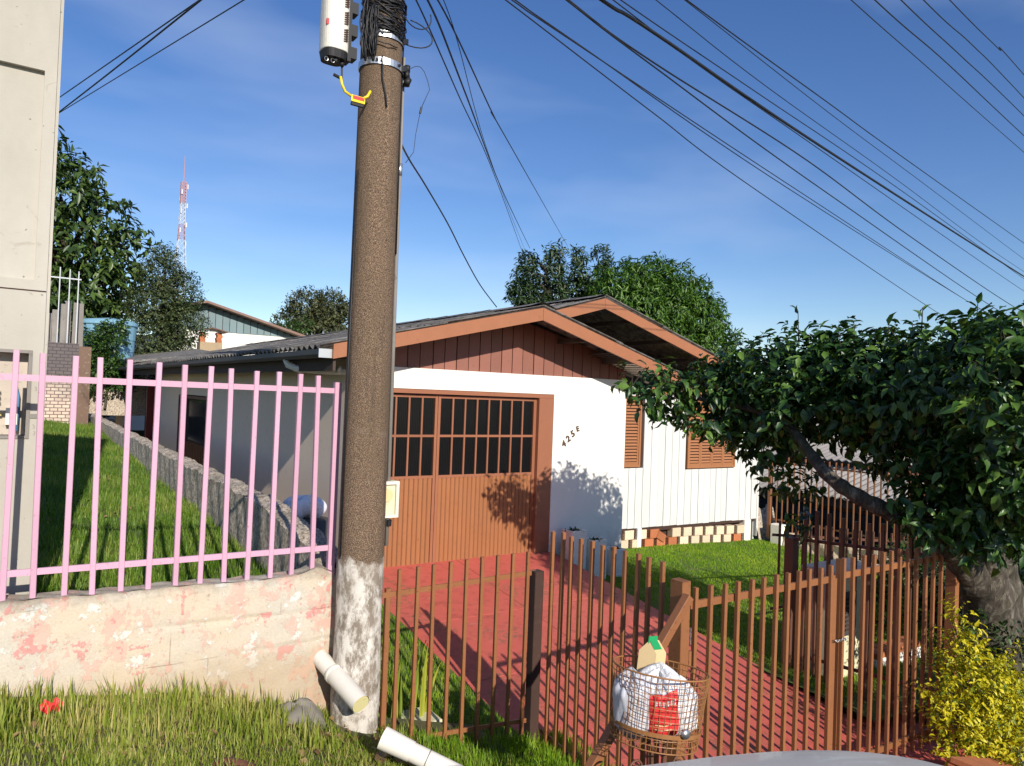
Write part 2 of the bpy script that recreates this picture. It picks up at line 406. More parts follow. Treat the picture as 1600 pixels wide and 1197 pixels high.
M['pink_bar'] = paint('pink_bar_paint', (.56,.315,.42), .45, .08, (.34,.19,.20), .5, 7, .15, rust=(.26,.12,.09), thr=.60, rthr=.68)
M['brown_bar'] = paint('brown_bar_paint', (.26,.105,.042), .45, .14, (.10,.045,.025), .5, 7, .2, rust=(.16,.05,.02), thr=.60)
M['rust_shade_bar'] = paint('rusty_shade_dark_bar', (.13,.055,.032), .6, .2, (.05,.025,.02), .6, 8, .3)
M['fascia'] = paint('fascia_paint', (.32,.122,.055), .55, .12, (.17,.07,.035), .4, 5, .2)
M['gable'] = paint('gable_board_paint', (.25,.100,.070), .55, .10, (.11,.045,.03), .35, 4, .2, piece=.10)
M['door'] = paint('garage_door_paint', (.30,.118,.046), .5, .08, (.16,.07,.03), .35, 3, .1, piece=.05)
M['door_frame'] = paint('door_frame_paint', (.27,.105,.055), .45, .1, (.14,.06,.035), .4, 4, .1)
M['shutter'] = paint('shutter_paint', (.33,.135,.055), .55, .1, (.17,.08,.04), .4, 6, .2)
M['white_wall'] = paint('white_plaster', (.82,.79,.73), .8, .03, (.55,.49,.40), .22, 1.2, .12, thr=.62)
t = NT('white_plaster'); n = t.noise(2.2, 6, .65); n2 = t.noise(14, 7, .75); zz = t.sep()[2]
mr = t.n('ShaderNodeMapRange'); t.L(t.math('ADD', zz, t.math('MULTIPLY', n2, -.9)), mr.inputs[0]); mr.inputs[1].default_value = .15; mr.inputs[2].default_value = .75; mr.inputs[3].default_value = .6; mr.inputs[4].default_value = 0
c = t.mix(n, (.74,.72,.66), (.82,.80,.75)); c = t.mix(mr.outputs[0], c, (.42,.33,.24))
c = t.mix(t.ramp(t.noise(3, 6, .7, t.vec(scale=(5, 5, .5))), (.60, 0.), (.75, .30)), c, (.55,.50,.42))
M['white_wall'] = t.fin(c, .85, t.bump(n2, .15, .004))
M['grey_wall'] = paint('side_plaster', (.80,.65,.50), .8, .06, (.46,.36,.26), .4, 1.4, .15, thr=.60)
M['whiteb'] = paint('white_stucco_base', (.80,.76,.68), .85, .06, (.45,.36,.26), .5, 8, .3)
M['cream'] = paint('cream_plaster', (.62,.58,.38), .85, .08, (.30,.26,.16), .5, 4, .3)
M['pvc'] = paint('pvc', (.72,.69,.62), .38, .03, (.45,.40,.30), .3, 9, .05)
M['pvc_in'] = paint('pvc_inside', (.66,.60,.30), .6, .1)
M['gutter'] = paint('gutter_metal', (.055,.055,.058), .55, .2, (.02,.02,.02), .5, 4, .2)
M['rafter_shade_wood'] = paint('dark_rafter_shade_wood', (.055,.035,.026), .8, .3, (.02,.015,.01), .5, 5, .3)
M['black'] = paint('black_rubber', (.010,.010,.012), .6, .2, (.02,.02,.02), .1)
M['cable'] = paint('black_cable', (.010,.011,.015), .55, .1)
M['galv'] = NT('galvanised').fin((.62,.63,.64), .38, None, .9)
M['chrome'] = NT('steel').fin((.6,.58,.55), .3, None, 1.0)
M['box_white'] = paint('box_casing', (.66,.63,.55), .42, .05, (.30,.27,.22), .45, 7, .05)
M['yellow'] = paint('yellow_tube', (.78,.58,.02), .4, .05)
M['red'] = paint('red_label', (.62,.03,.03), .5, .05)
M['terracotta'] = paint('terracotta', (.42,.14,.055), .85, .2, (.60,.42,.28), .5, 8, .3, piece=.2)
M['brick_white'] = paint('whitewashed_brick', (.70,.56,.40), .9, .12, (.50,.24,.12), .55, 9, .4, piece=.15, thr=.55)
M['hole'] = paint('hollow_dark', (.05,.025,.018), .95, .3)
M['brick_end'] = paint('brick_end', (.10,.042,.026), .95, .3, (.3,.15,.08), .3, 30)
M['blue_tank'] = paint('blue_fibreglass', (.22,.42,.55), .5, .1, (.30,.38,.38), .5, 2, .1)
M['blue_wood'] = paint('blue_grey_boards', (.17,.24,.26), .7, .1, (.10,.12,.12), .4, 2, .1)
M['grey_board'] = paint('weathered_boards', (.22,.20,.18), .85, .25, (.08,.07,.06), .5, 3, .3)
M['tower_red'] = paint('tower_red', (.40,.20,.20), .6, .1)  # tower tones paled in the colour, standing in for distance haze
M['tower_white'] = paint('tower_white', (.50,.52,.56), .6, .1)
M['car'] = NT('car_paint').fin((.56,.535,.50), .35, None, 0, .4)
M['car'].node_tree.nodes['Principled BSDF'].inputs['Coat Weight'].default_value = .25
M['tyre'] = paint('tyre', (.015,.015,.016), .8, .1)
M['redwood'] = paint('red_door', (.20,.025,.022), .5, .1)
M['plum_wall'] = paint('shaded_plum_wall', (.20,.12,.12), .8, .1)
M['neighbour_wall'] = paint('neighbour_brown_wall', (.20,.085,.05), .8, .2, (.07,.04,.03), .5, 2, .2)

# old white painted brick pier
t = NT('painted_old_brick')
bk = t.n('ShaderNodeTexBrick'); bk.inputs['Scale'].default_value = 3.2; bk.inputs['Mortar Size'].default_value = .03
bk.inputs['Color1'].default_value = (.62,.50,.40,1); bk.inputs['Color2'].default_value = (.50,.38,.31,1); bk.inputs['Mortar'].default_value = (.14,.10,.09,1)
sw = t.n('ShaderNodeCombineXYZ'); s_ = t.sep(); t.L(t.math('ADD', s_[0], s_[1]), sw.inputs[0]); t.L(s_[2], sw.inputs[1]); t.L(sw.outputs[0], bk.inputs['Vector'])
mr = t.n('ShaderNodeMapRange'); t.L(t.math('ADD', s_[2], t.math('MULTIPLY', t.noise(3, 6, .7), 1.2)), mr.inputs[0])
mr.inputs[1].default_value = 3.2; mr.inputs[2].default_value = 3.7; mr.inputs[3].default_value = 0; mr.inputs[4].default_value = .85
M['old_brick'] = t.fin(t.mix(mr.outputs[0], bk.outputs[0], (.055,.05,.06)), .95, t.bump(bk.outputs['Fac'], -.8, .02))

# fibre cement roof
t = NT('fibre_cement')
a = t.noise(9, 8, .75); b = t.noise(1.4, 5, .6); f = t.noise(60, 4, .7)
c = t.mix(t.ramp(a, (.38, 0.), (.62, 1.)), (.085,.080,.075), (.27,.25,.23))
c = t.mix(t.ramp(b, (.5, 0.), (.7, .5)), c, (.06,.055,.05))
hs = t.n('ShaderNodeHueSaturation'); t.L(c, hs.inputs['Color']); t.L(t.math('ADD', t.math('MULTIPLY', t.rnd(), .3), .85), hs.inputs['Value'])
M['roof'] = t.fin(hs.outputs[0], .95, t.bump(f, .4, .006))
t = NT('neighbour_fibre_cement'); a = t.noise(6, 6, .7)
M['roof2'] = t.fin(t.mix(a, (.26,.235,.215), (.42,.39,.36)), .95, None)

# white boards with flaking paint along the grain
t = NT('flaking_white_boards')
v = t.vec(scale=(14, 14, .8)); a = t.noise(3, 7, .7, v); b = t.noise(1.3, 5, .6)
c = t.mix(b, (.57,.57,.55), (.66,.66,.64))
c = t.mix(t.ramp(a, (.62, 0.), (.68, .7)), c, (.36,.33,.29))
hs = t.n('ShaderNodeHueSaturation'); t.L(c, hs.inputs['Color']); t.L(t.math('ADD', t.math('MULTIPLY', t.rnd(), .08), .96), hs.inputs['Value'])
M['boards'] = t.fin(hs.outputs[0], .7, t.bump(a, .25, .004))

# fluted dark glass
t = NT('fluted_glass')
w = t.n('ShaderNodeTexWave', wave_type='BANDS', bands_direction='X'); w.inputs['Scale'].default_value = 13; t.L(t.pos, w.inputs['Vector'])
M['glass'] = t.fin(t.mix(t.noise(2, 3), (.003,.003,.004), (.008,.008,.009)), .22, t.bump(w.outputs['Fac'], .5, .004), 0.0, .28)
M['clear_glass'] = NT('window_glass').fin((.03,.035,.04), .08)

# bark
t = NT('bark'); a = t.noise(7, 8, .75, t.vec(scale=(2, 2, .7)), .6); b = t.noise(2.2, 5, .6)
c = t.ramp(a, (.35, (.020,.016,.012)), (.52, (.085,.068,.050)), (.68, (.28,.25,.20)))
M['bark'] = t.fin(t.mix(t.ramp(b, (.45, 0.), (.7, .6)), c, (.055,.062,.030)), .95, t.bump(a, .9, .04))
M['bark_dark'] = paint('dark_bark', (.035,.027,.020), .95, .4, (.06,.06,.04), .5, 8, .8)
M['stone'] = paint('grey_stone', (.22,.20,.17), .95, .3, (.10,.09,.06), .5, 6, .8)
M['bagw'] = paint('white_plastic_bag', (.80,.80,.80), .35, .04, (.65,.66,.68), .3, 5, .1)
t = NT('white_plastic_film'); w_ = t.noise(22, 5, .7, None, 1.2)
M['bagw'] = t.fin(t.mix(t.ramp(w_, (.40, 0.), (.60, 1.)), (.66,.67,.70), (.82,.82,.82)), .28, t.bump(w_, .9, .02))
M['bagg'] = paint('grey_plastic_bag', (.50,.51,.55), .4, .06)
M['carton'] = paint('juice_carton', (.70,.52,.27), .5, .04, (.45,.28,.12), .3, 14, .05, thr=.62)
M['green'] = paint('green_print', (.02,.36,.12), .45, .05)
M['wire'] = paint('basket_wire', (.30,.135,.045), .5, .25, (.14,.06,.025), .6, 30, .2)
M['tarpb'] = paint('pale_blue_stripe', (.72,.72,.80), .5, .05)
M['pencil'] = paint('pencil_grey', (.20,.19,.18), .8, .1)
M['redstone'] = paint('red_brown_stone', (.16,.06,.035), .9, .3, (.08,.05,.03), .5, 9, .6)
M['blue_pipe'] = paint('blue_conduit', (.10,.25,.42), .5, .1)

# ------------------------------------------------------------ terrain heights
def gy(x, y):           # verge and street in front of the lots
    b = np.interp(x, [-8, 0, .9, 1.7, 2.2, 2.6, 3.3, 4.5, 6.5, 9, 20, 60], [1.75, 1.37, 1.21, .95, .74, .62, .46, .33, .12, -.02, -.7, -3.])
    return b + .02*np.sin(x*5+y*3)*np.sin(y*4.1)
def drive(y): return -.215 + .14*y
def lawn_r(x, y): return .42 + .05*(np.minimum(y, 9.6)-4.5) - .035*(x-6.3) + .012*np.sin(x*2.1)*np.sin(y*1.7)
def lot_l(x, y): return 1.60 + .026*(y-5) - .10*(np.clip(x, -3, 1.7)-1.1) + .015*np.sin(x*3)*np.sin(y*1.3) 
def lawn_m(x, y): return drive(y) + .01 + np.maximum(0, 2.9-x)*.22

def sheet(name, fn, x0, x1, y0, y1, nx, ny, m):
    X = np.linspace(x0, x1, nx+1); Y = np.linspace(y0, y1, ny+1)
    mb = MB()
    vs = [(x, y, float(fn(x, y))) for y in Y for x in X]
    fs = [(j*(nx+1)+i, j*(nx+1)+i+1, (j+1)*(nx+1)+i+1, (j+1)*(nx+1)+i) for j in range(ny) for i in range(nx)]
    mb.add(vs, fs); o = mb.build(name, m, smooth=True); tag(o, kind='structure'); return o
def base_fn(x, y):
    left = 1.2 + np.clip((y-20)*.12, -1, 6)
    right = -1.0 + np.clip((y-24)*.10, 0, 6)
    w = 1/(1+math.exp(-(x-6)/2.5))
    z = left*(1-w)+right*w
    if y < 24: z = min(z, -1.2)
    return z - .4
sheet('ground', base_fn, -300, 500, -200, 700, 80, 90, M['far'])
sheet('ground', lambda x, y: 1.9+.12*(y-20), -25, 1.75, 20.8, 60, 20, 30, M['far'])
sheet('ground', lambda x, y: 1.9+.12*(y-20)-.05*max(0, x-4), 1.75, 22, 31.2, 60, 20, 20, M['far'])
sheet('verge', gy, -4, 3.0, 2.3, 4.75, 70, 26, M['soil'])
sheet('street', lambda x, y: gy(x, 0)-.14-.04*(2.3-y)*0, -20, 40, -9, 2.35, 60, 8, M['asphalt'])
sheet('verge', lambda x, y: min(gy(x, y), drive(y)-.02), 3.0, 6.9, 2.1, 2.6, 20, 6, M['soil'])
sheet('verge', gy, 6.55, 20, 2.1, 4.1, 30, 10, M['soil'])
sheet('lawn', lawn_m, 1.9, 3.32, 4.4, 8.0, 12, 20, M['lawn_bed'])
sheet('lawn', lawn_r, 6.18, 12.4, 3.4, 9.3, 30, 30, M['lawn_bed'])
sheet('lawn', lot_l, -4, 1.78, 4.74, 24, 26, 60, M['lawn_bed'])
sheet('path', lambda x, y: .92+.03*(y-8), 1.9, 3.3, 8.0, 36, 4, 20, M['alley'])

# red driveway: a bed with the slabs laid on it as separate pieces
dv = thing('driveway', (4.75, 5.3, drive(5.3)), None, None); dv['kind'] = 'structure'
mb = MB()
def wedge(mb, x0, x1, y0, y1, top, th):
    mb.add([(x0,y0,top(y0)-th),(x1,y0,top(y0)-th),(x1,y1,top(y1)-th),(x0,y1,top(y1)-th),(x0,y0,top(y0)),(x1,y0,top(y0)),(x1,y1,top(y1)),(x0,y1,top(y1))],
           [(0,3,2,1),(4,5,6,7),(0,1,5,4),(1,2,6,5),(2,3,7,6),(3,0,4,7)])
wedge(mb, 3.30, 6.24, 2.2, 8.12, lambda y: drive(y)-.012, .6)
wedge(mb, 6.24, 6.75, 2.2, 3.6, lambda y: drive(y)-.012, .5)
mb.build('slab_bed', M['joint'], dv)
ys = [2.2, 3.30, 4.42, 5.40, 6.55, 8.1]; xs = [3.30, 4.77, 6.24]
for j in range(5):
    for i in range(2):
        q = MB(); wedge(q, xs[i]+.003, xs[i+1]-.003, ys[j]+.004, ys[j+1]-.004, drive, .10); q.build('slab', M['red_floor'], dv)
q = MB(); wedge(q, 6.247, 6.75, 2.2, 3.6, drive, .10); q.build('slab', M['red_floor'], dv)

# ------------------------------------------------------------ grass
def area(n, x0, x1, y0, y1, fn, keep=None, clump=0.0, nc=0):
    x = x0+(x1-x0)*rng.random(n); y = y0+(y1-y0)*rng.random(n)
    if nc:
        cx = x0+(x1-x0)*rng.random(nc); cy = y0+(y1-y0)*rng.random(nc)
        k = rng.integers(0, nc, n); sel = rng.random(n) < .6
        x = np.where(sel, cx[k]+rng.normal(0, clump, n), x); y = np.where(sel, cy[k]+rng.normal(0, clump, n), y)
        ok = (x > x0) & (x < x1) & (y > y0) & (y < y1); x, y = x[ok], y[ok]
    if keep is not None:
        ok = keep(x, y); x, y = x[ok], y[ok]
    return np.stack([x, y, fn(x, y)-.004], 1)
b = blades('grass', area(52000, -1.5, 2.9, 2.6, 4.58, gy, lambda x, y: (np.hypot(x-1.9, y-4.4) > .17), .05, 900), .025, .085, .006, M['verge_grass'], lean=1.1)
tag(b, 'rough sunlit verge grass growing in front of the pink wall', 'grass')
b = blades('grass', area(2600, -1.2, 1.62, 3.9, 4.57, gy, None, .03, 90), .07, .19, .009, M['verge_grass'], lean=.55)
tag(b, 'tall weedy grass blades leaning against the foot of the pink wall', 'grass')
def near_y(n, x0, x1, y0, y1, fn, p=1.7, keep=None):
    x = x0+(x1-x0)*rng.random(n); y = y0+(y1-y0)*rng.random(n)**p
    if keep is not None:
        ok = keep(x, y); x, y = x[ok], y[ok]
    return np.stack([x, y, fn(x, y)-.004], 1)
b = blades('grass', near_y(60000, -.3, 1.76, 4.78, 22, lot_l, 1.8), .03, .11, .009, M['lot_grass'], lean=.8)
tag(b, 'green grass filling the sloping lot behind the pink railing', 'grass')
b = blades('grass', near_y(20000, 6.26, 7.6, 3.8, 8.0, lawn_r, 1.0), .02, .055, .006, M['lawn'], lean=.7)
tag(b, 'bright green lawn strip along the right edge of the driveway', 'grass')
b = blades('grass', near_y(60000, 7.5, 12.0, 3.8, 8.97, lawn_r, .8), .02, .05, .009, M['lawn'], lean=.7)
tag(b, 'bright green lawn in front of the white boarded wall', 'grass')
b = blades('grass', near_y(16000, 2.02, 3.30, 4.4, 8.0, lawn_m, 1.3), .02, .07, .006, M['lawn'], lean=.8)
tag(b, 'green grass strip to the left of the red driveway behind the brown railing', 'grass')
b = blades('grass', area(7000, 2.3, 3.6, 3.5, 4.45, lambda x, y: np.minimum(gy(x, y), 9), None, .05, 160), .03, .12, .007, M['lawn'], lean=.8)
tag(b, 'lush grass tufts outside the brown railing beside the rubbish basket', 'grass')
# fallen leaves
def litter(n, x0, x1, y0, y1, fn, s0, s1, label):
    p = area(n, x0, x1, y0, y1, fn); p[:, 2] += .018
    ax = norm(np.stack([rng.normal(size=len(p)), rng.normal(size=len(p)), rng.normal(size=len(p))*.25], 1)); nr = norm(rng.normal(size=(len(p), 3))*.35+np.array([0, 0, 1]))
    s = s0+(s1-s0)*rng.random(len(p))
    me = scatter('fallen_leaves', LEAF_V, LEAF_F, frames(ax, nr, s*.6, s, s*1.6), p, M['dry_leaf'])
    tag(link_mesh('fallen_leaves', me, None, 'stuff'), label, 'leaf litter')
litter(260, -.6, 2.2, 3.4, 4.5, gy, .02, .06, 'dry brown leaves scattered in the verge grass')
litter(110, 1.3, 2.3, 3.75, 4.3, gy, .04, .085, 'curled dry leaves heaped at the foot of the utility pole')
litter(90, 0, 1.7, 5, 12, lot_l, .03, .07, 'dry leaves dotted over the fenced lot grass')

# ------------------------------------------------------------ pink wall with rail fence
def wob(x, z): return .003*math.sin(x*5+z*3)+.0015*math.sin(x*23+z*17)+.0012*math.sin(z*41-x*19)
def wall_top(x):
    t = 1.842-.018*x + .003*math.sin(x*9)+.002*math.sin(x*41)
    if x > 1.48: t += .045*math.exp(-((x-1.70)/.09)**2)
    if x > 1.80: t -= (x-1.80)*.9
    return t
pw = thing('boundary_wall', (.1, 4.68, 1.2), 'low flaking pink and cream plastered wall left of the utility pole', 'wall')
def pwf(u, v):
    x = -1.6+3.47*u; zt = wall_top(x); zb = .6; z = zb+(zt-zb)*v
    d = wob(x, z)
    for zj in (1.20, 1.40, 1.60): 
        zz_ = zj + .010*math.sin(x*3.1) - .02*x*0
        if abs(z-zz_) < .010: d += .006*max(0, math.sin(x*2.3+zj*7)+.4)
    if v > .985: d += .012
    return (x, 4.60+d+(.03 if x > 1.7 else 0)*(x-1.7)*8, z)
q = MB(); q.grid(pwf, 260, 90)
q.grid(lambda u, v: (-1.6+3.47*u, 4.612+.135*v+wob(-1.6+3.47*u, 1.8)*(1-v), wall_top(-1.6+3.47*u)+.004*math.sin(u*90+v*9)), 200, 6)
q.add([(-1.6,4.747,.6),(1.77,4.747,.6),(1.77,4.747,1.80),(-1.6,4.747,1.86)], [(1,0,3,2)])
q.add([(1.77,4.62,.6),(1.77,4.747,.6),(1.77,4.747,1.76),(1.77,4.62,1.76)], [(0,1,2,3)])
q.build('plaster', M['pink_wall'], pw, smooth=True)

pf = thing('pink_railing', (.7, 4.66, 1.85), 'pink painted metal bar railing standing on the flaking wall', 'fence')
barp = box_mesh('bar', M['pink_bar'], .029, .029, 1.0, .003)
bx = [-.67,-.53,-.39,-.25,-.115,.025,.157,.300,.432,.572,.711,.855,.990,1.125,1.262,1.402,1.535,1.669]
for i, x in enumerate(bx):
    zt = 3.145-.034*x + random.uniform(-.004, .004)
    piece('bar', barp, pf, (x, 4.655, wall_top(x)-.02), (random.uniform(-.004,.004), random.uniform(-.010, .010), random.uniform(-.05, .05)), (1, 1, zt-wall_top(x)+.02))
piece('post', box_mesh('post', M['pink_bar'], .046, .04, 1.0, .003), pf, (1.792, 4.652, 1.78), (0, 0, 0), (1, 1, 1.27))
for z in (3.0, 1.975): MB().bar((-1.4, 4.6555, z+.012), (1.80, 4.6555, z-.006), .016, .034).build('rail', M['pink_bar'], pf)

# pvc drains
def drain(name, p, q, r, label, elbow=True, e2=None):
    t_ = thing(name, p, label, 'pipe')
    P, Q = Vector(p), Vector(q); d = (Q-P).normalized()
    MB().tube([P, P+(Q-P)*.6], r*.93, 20, False).build('pipe', M['pvc'], t_, smooth=True)
    s = P+(Q-P)*.52
    MB().tube([s, s+d*.006, s+d*.03, s+d*.036], [r*.95, r*1.08, r*1.08, r*1.0], 20, False).build('collar', M['pvc'], t_, smooth=True)
    e = e2 or Q
    pts = [s+d*.03]; 
    for k in range(1, 9):
        u = k/8; c1 = s+d*(Q-s).length*.6; pts.append((1-u)**2*(s+d*.03)+2*u*(1-u)*c1+u*u*Vector(e))
    MB().tube(pts, r*1.02, 20, False).build('elbow', M['pvc'], t_, smooth=True)
    dd = (pts[-1]-pts[-2]).normalized()
    MB().tube([pts[-1]-dd*.002, pts[-1]-dd*.10], r*.94, 20, True).build('inside', M['pvc_in'], t_, smooth=False)
    return t_
drain('drain_pipe', (1.735, 4.64, 1.275), (1.785, 4.27, 1.185), .058, 'white plastic drain pipe sticking out of the wall beside the pole', e2=(1.822, 4.14, 1.128))
t_ = thing('drain_pipe', (1.75, 3.7, 1.0), 'longer white plastic pipe lying on the verge below the pole', 'pipe')
A, B = Vector((1.80, 3.76, 1.085)), Vector((2.30, 3.30, .84)); d = (B-A).normalized()
MB().tube([A-d*.01, A+d*.17], [.062, .055], 22, False).build('collar', M['pvc'], t_, smooth=True)
MB().tube([A+d*.01, A+d*.26, B], [.0515, .0515, .0515], 22, False).build('pipe', M['pvc'], t_, smooth=True)
MB().tube([A+d*.262, A+d*.268], [.0525, .0525], 22, False).build('seam', M['stone'], t_, smooth=True)

# ------------------------------------------------------------ utility pole
PX, PY = 1.925, 4.47
def prad(z): return .147 - (z-2.0)*.0042
up_ = thing('utility_pole', (PX, PY, .9), 'tall brown exposed aggregate concrete pole with whitewashed foot', 'utility pole')
q = MB(); zs = [.6+.11*k for k in range(82)]
q.lathe((PX, PY, 0), [(prad(z)+(.004*math.sin(z*7) if z < 2 else 0), z) for z in zs]+[(0, zs[-1]+.01)], 36)
q.build('shaft', M['pole'], up_, smooth=True)
def pole_pt(ang, z, off=0.0):
    r = prad(z)+off; return Vector((PX+r*math.cos(ang), PY+r*math.sin(ang), z))
def band(z):
    q = MB(); r = prad(z)+.006
    q.lathe((PX, PY, z), [(r, 0), (r+.004, 0), (r+.004, .042), (r, .042), (r, 0)], 36)
    o = q.build('clamp_band', M['galv'], up_, smooth=False)
    for a in (-2.15, -1.95, -1.1):
        p = pole_pt(a, z+.021, .010); n_ = Vector((math.cos(a), math.sin(a), 0))
        MB().tube([p, p+n_*.014], .009, 6).build('bolt', M['cable'], o)
    q = MB(); p = pole_pt(-.75, z, .012); n_ = Vector((math.cos(-.75), math.sin(-.75), 0)); 
    q.bar(p+Vector((0,0,.02)), p+n_*.032+Vector((0,0,.02)), .012, .034).build('lug', M['cable'], o)
    return o
band(5.075); band(5.252)
# conduit and strap on the right flank
a = -.28
MB().tube([pole_pt(a, 2.0, .014), pole_pt(a, 4.2, .012), pole_pt(a, 5.2, .012)], .013, 8).build('conduit', M['grey_board'], up_, smooth=True)
MB().tube([pole_pt(a-.18, 3.9, .006), pole_pt(a-.15, 4.6, .006), pole_pt(a-.18, 5.4, .006)], .005, 6).build('ground_wire', M['cable'], up_, smooth=True)
MB().tube([pole_pt(a, 4.42, .012), pole_pt(a, 4.50, .014)], .018, 8).build('coupling', M['galv'], up_, smooth=True)
MB().tube([pole_pt(3.35, 1.95, .01), pole_pt(3.3, 3.2, .008), pole_pt(3.35, 4.4, .008)], .006, 6).build('ground_wire', M['cable'], up_, smooth=True)
# wrapped black cable bundle at the top
q = MB()
for k in range(46):
    z0 = 5.34+random.random()*.30; a0 = -3.3+random.random()*.5; a1 = a0+random.uniform(1.6, 3.1); s_ = random.uniform(-.20, .02); sag = random.uniform(0, .10)
    pts = [pole_pt(a0+(a1-a0)*u, z0+s_*u-sag*math.sin(math.pi*u), .012+.030*random.random()*math.sin(math.pi*u)) for u in [i/9 for i in range(10)]]
    q.tube(pts, .0042, 5)
q.build('wrapped_cable', M['cable'], up_, smooth=True, kind='stuff')
q = MB()
for k in range(24):                                     # hanging coil on the left of the pole
    a = 3.85+random.uniform(-.35, .22); zt = 5.38+random.uniform(-.10, .12); zb = 5.12+random.uniform(-.04, .12); o = random.uniform(.015, .05)
    pts = [pole_pt(a+.08*math.cos(w), (zt+zb)/2+(zt-zb)/2*math.sin(w), o+.012*math.cos(w*2)) for w in [i*math.pi/7 for i in range(15)]]
    q.tube(pts, .0045, 5)
q.build('hanging_coil', M['cable'], up_, smooth=True, kind='stuff')
MB().tube([pole_pt(4.35, 5.12, .02), pole_pt(4.4, 4.98, .02), pole_pt(4.55, 4.88, .02), pole_pt(4.62, 4.80, .012)], .0045, 6).build('drop_cable', M['cable'], up_, smooth=True)
# black clamp and thin loop on the right
q = MB()
for k in range(6):
    p = pole_pt(-.45+random.uniform(-.2, .2), 5.05+random.uniform(-.05, .08), .035); q.tube([p+Vector((0,0,-.02)), p+Vector((random.uniform(-.01,.02),-.005,.02))], [.022, .018], 8)
q.build('cable_clamp', M['black'], up_, smooth=True)
P0 = pole_pt(-.40, 5.12, .05)
pts = [P0+Vector((.20*u*.9, -.02, .045*math.sin(u*3.1)-.26*u**3.2)) for u in [0, .12, .25, .4, .55, .7, .8]]
pts += [Vector((PX+.255, PY-.10, 4.885))]
MB().tube(pts, .0022, 5).build('loose_wire', M['cable'], up_, smooth=True)
MB().tube([(PX+.255, PY-.10, 4.885), (PX+.245, PY-.10, 4.84)], .007, 6).build('splice', M['black'], up_)
MB().tube([(PX+.245, PY-.10, 4.84), (PX+.225, PY-.09, 4.70), (PX+.215, PY-.09, 4.58), (PX+.165, PY-.08, 4.50)], .002, 5).build('loose_wire', M['cable'], up_, smooth=True)
# big cable loops at the upper right
pts = [Vector((PX+.15+.165*math.sin(w), PY-.1, 5.345+.085*math.cos(w))) for w in [i*math.pi/12 for i in range(0, 14)]]
MB().tube(pts, .0042, 6).build('cable_loop', M['cable'], up_, smooth=True)
pts = [Vector((PX+.20+.10*math.sin(w), PY-.1, 5.48+.09*math.cos(w))) for w in [i*math.pi/12+1.2 for i in range(0, 14)]]
MB().tube(pts, .0042, 6).build('cable_loop', M['cable'], up_, smooth=True)

# telecom amplifier box hanging beside the pole
tb = thing('telecom_cabinet', (1.53, 4.28, 4.95), 'off white rounded telecom box hanging left of the pole top', 'telecom box')
cx, cy = 1.530, 4.28
q = MB(); prof = []
n = 26; ring = []
for k in range(n):
    w = 2*math.pi*k/n; sx = .080*np.sign(math.cos(w))*abs(math.cos(w))**.6; sy = .085*np.sign(math.sin(w))*abs(math.sin(w))**.75; ring.append((sx, sy))
def ringbody(q, z0, z1, s0, s1):
    vs = [(cx+x*s0, cy+y*s0, z0) for x, y in ring]+[(cx+x*s1, cy+y*s1, z1) for x, y in ring]
    fs = [(k, (k+1) % n, (k+1) % n+n, k+n) for k in range(n)]+[tuple(range(n))[::-1], tuple(range(n, 2*n))]
    q.add(vs, fs)
ringbody(q, 5.03, 5.75, 1, 1); q.build('casing', M['box_white'], tb, smooth=False, bevel=.006)
q = MB(); ringbody(q, 4.985, 5.03, .86, .97); q.build('bottom_cap', M['black'], tb)
for dx, dy in ((-.045, -.03), (.0, -.045), (.045, -.03)): MB().tube([(cx+dx, cy+dy, 4.985), (cx+dx, cy+dy, 4.955)], .014, 8).build('cable_gland', M['black'], tb, smooth=True)
for dx in (-.06, -.02):
    MB().tube([(cx+dx+.011*math.cos(w), cy-.05, 4.965+.013*math.sin(w)) for w in [i*math.pi/5 for i in range(11)]], .002, 5).build('hook', M['galv'], tb)
slot = box_mesh('vent_slot', M['hole'], .030, .004, .009)
for g_ in range(5):
    for k in range(6): piece('vent_slot', slot, tb, (cx+.046, cy-.0815, 5.085+g_*.105+k*.0135), (0, -.35, 0))
MB().box(cx-.074, cx-.042, cy-.0705, cy-.060, 5.165, 5.20).build('red_label', M['red'], tb)
MB().box(cx+.078, cx+.100, cy-.03, cy+.05, 5.00, 5.75).build('mount_rail', M['black'], tb)
for k in range(5): MB().box(cx+.098, cx+.145, cy-.015, cy+.06, 5.03+k*.14, 5.10+k*.14).build('mount_block', M['black'], tb)
MB().tube([(cx+.05, cy-.02, 4.97), (cx+.052, cy-.02, 4.87)], .006, 6).build('lead', M['black'], tb)
MB().tube([(cx-.0, cy-.02, 4.895), (cx+.045, cy-.02, 4.885)], .010, 8).build('plug', M['black'], tb)

yt = thing('cable_tag', (1.72, 4.22, 4.77), 'yellow plastic tube and tag with red band across the pole', 'cable tag')
MB().tube([(1.567, 4.24, 4.885), (1.575, 4.235, 4.84), (1.60, 4.245, 4.805), (1.648, 4.245, 4.785)], .0085, 8).build('tube', M['yellow'], yt, smooth=True)
MB().tube([(1.715, 4.24, 4.788), (1.745, 4.24, 4.81), (1.765, 4.245, 4.85)], .0085, 8).build('tube', M['yellow'], yt, smooth=True)
MB().box(1.640, 1.730, 4.236, 4.252, 4.755, 4.797).build('plate', M['yellow'], yt, bevel=.003)
MB().box(1.650, 1.722, 4.233, 4.2365, 4.772, 4.792).build('red_band', M['red'], yt)
MB().box(1.645, 1.722, 4.243, 4.262, 4.738, 4.755).build('splice', M['black'], yt)

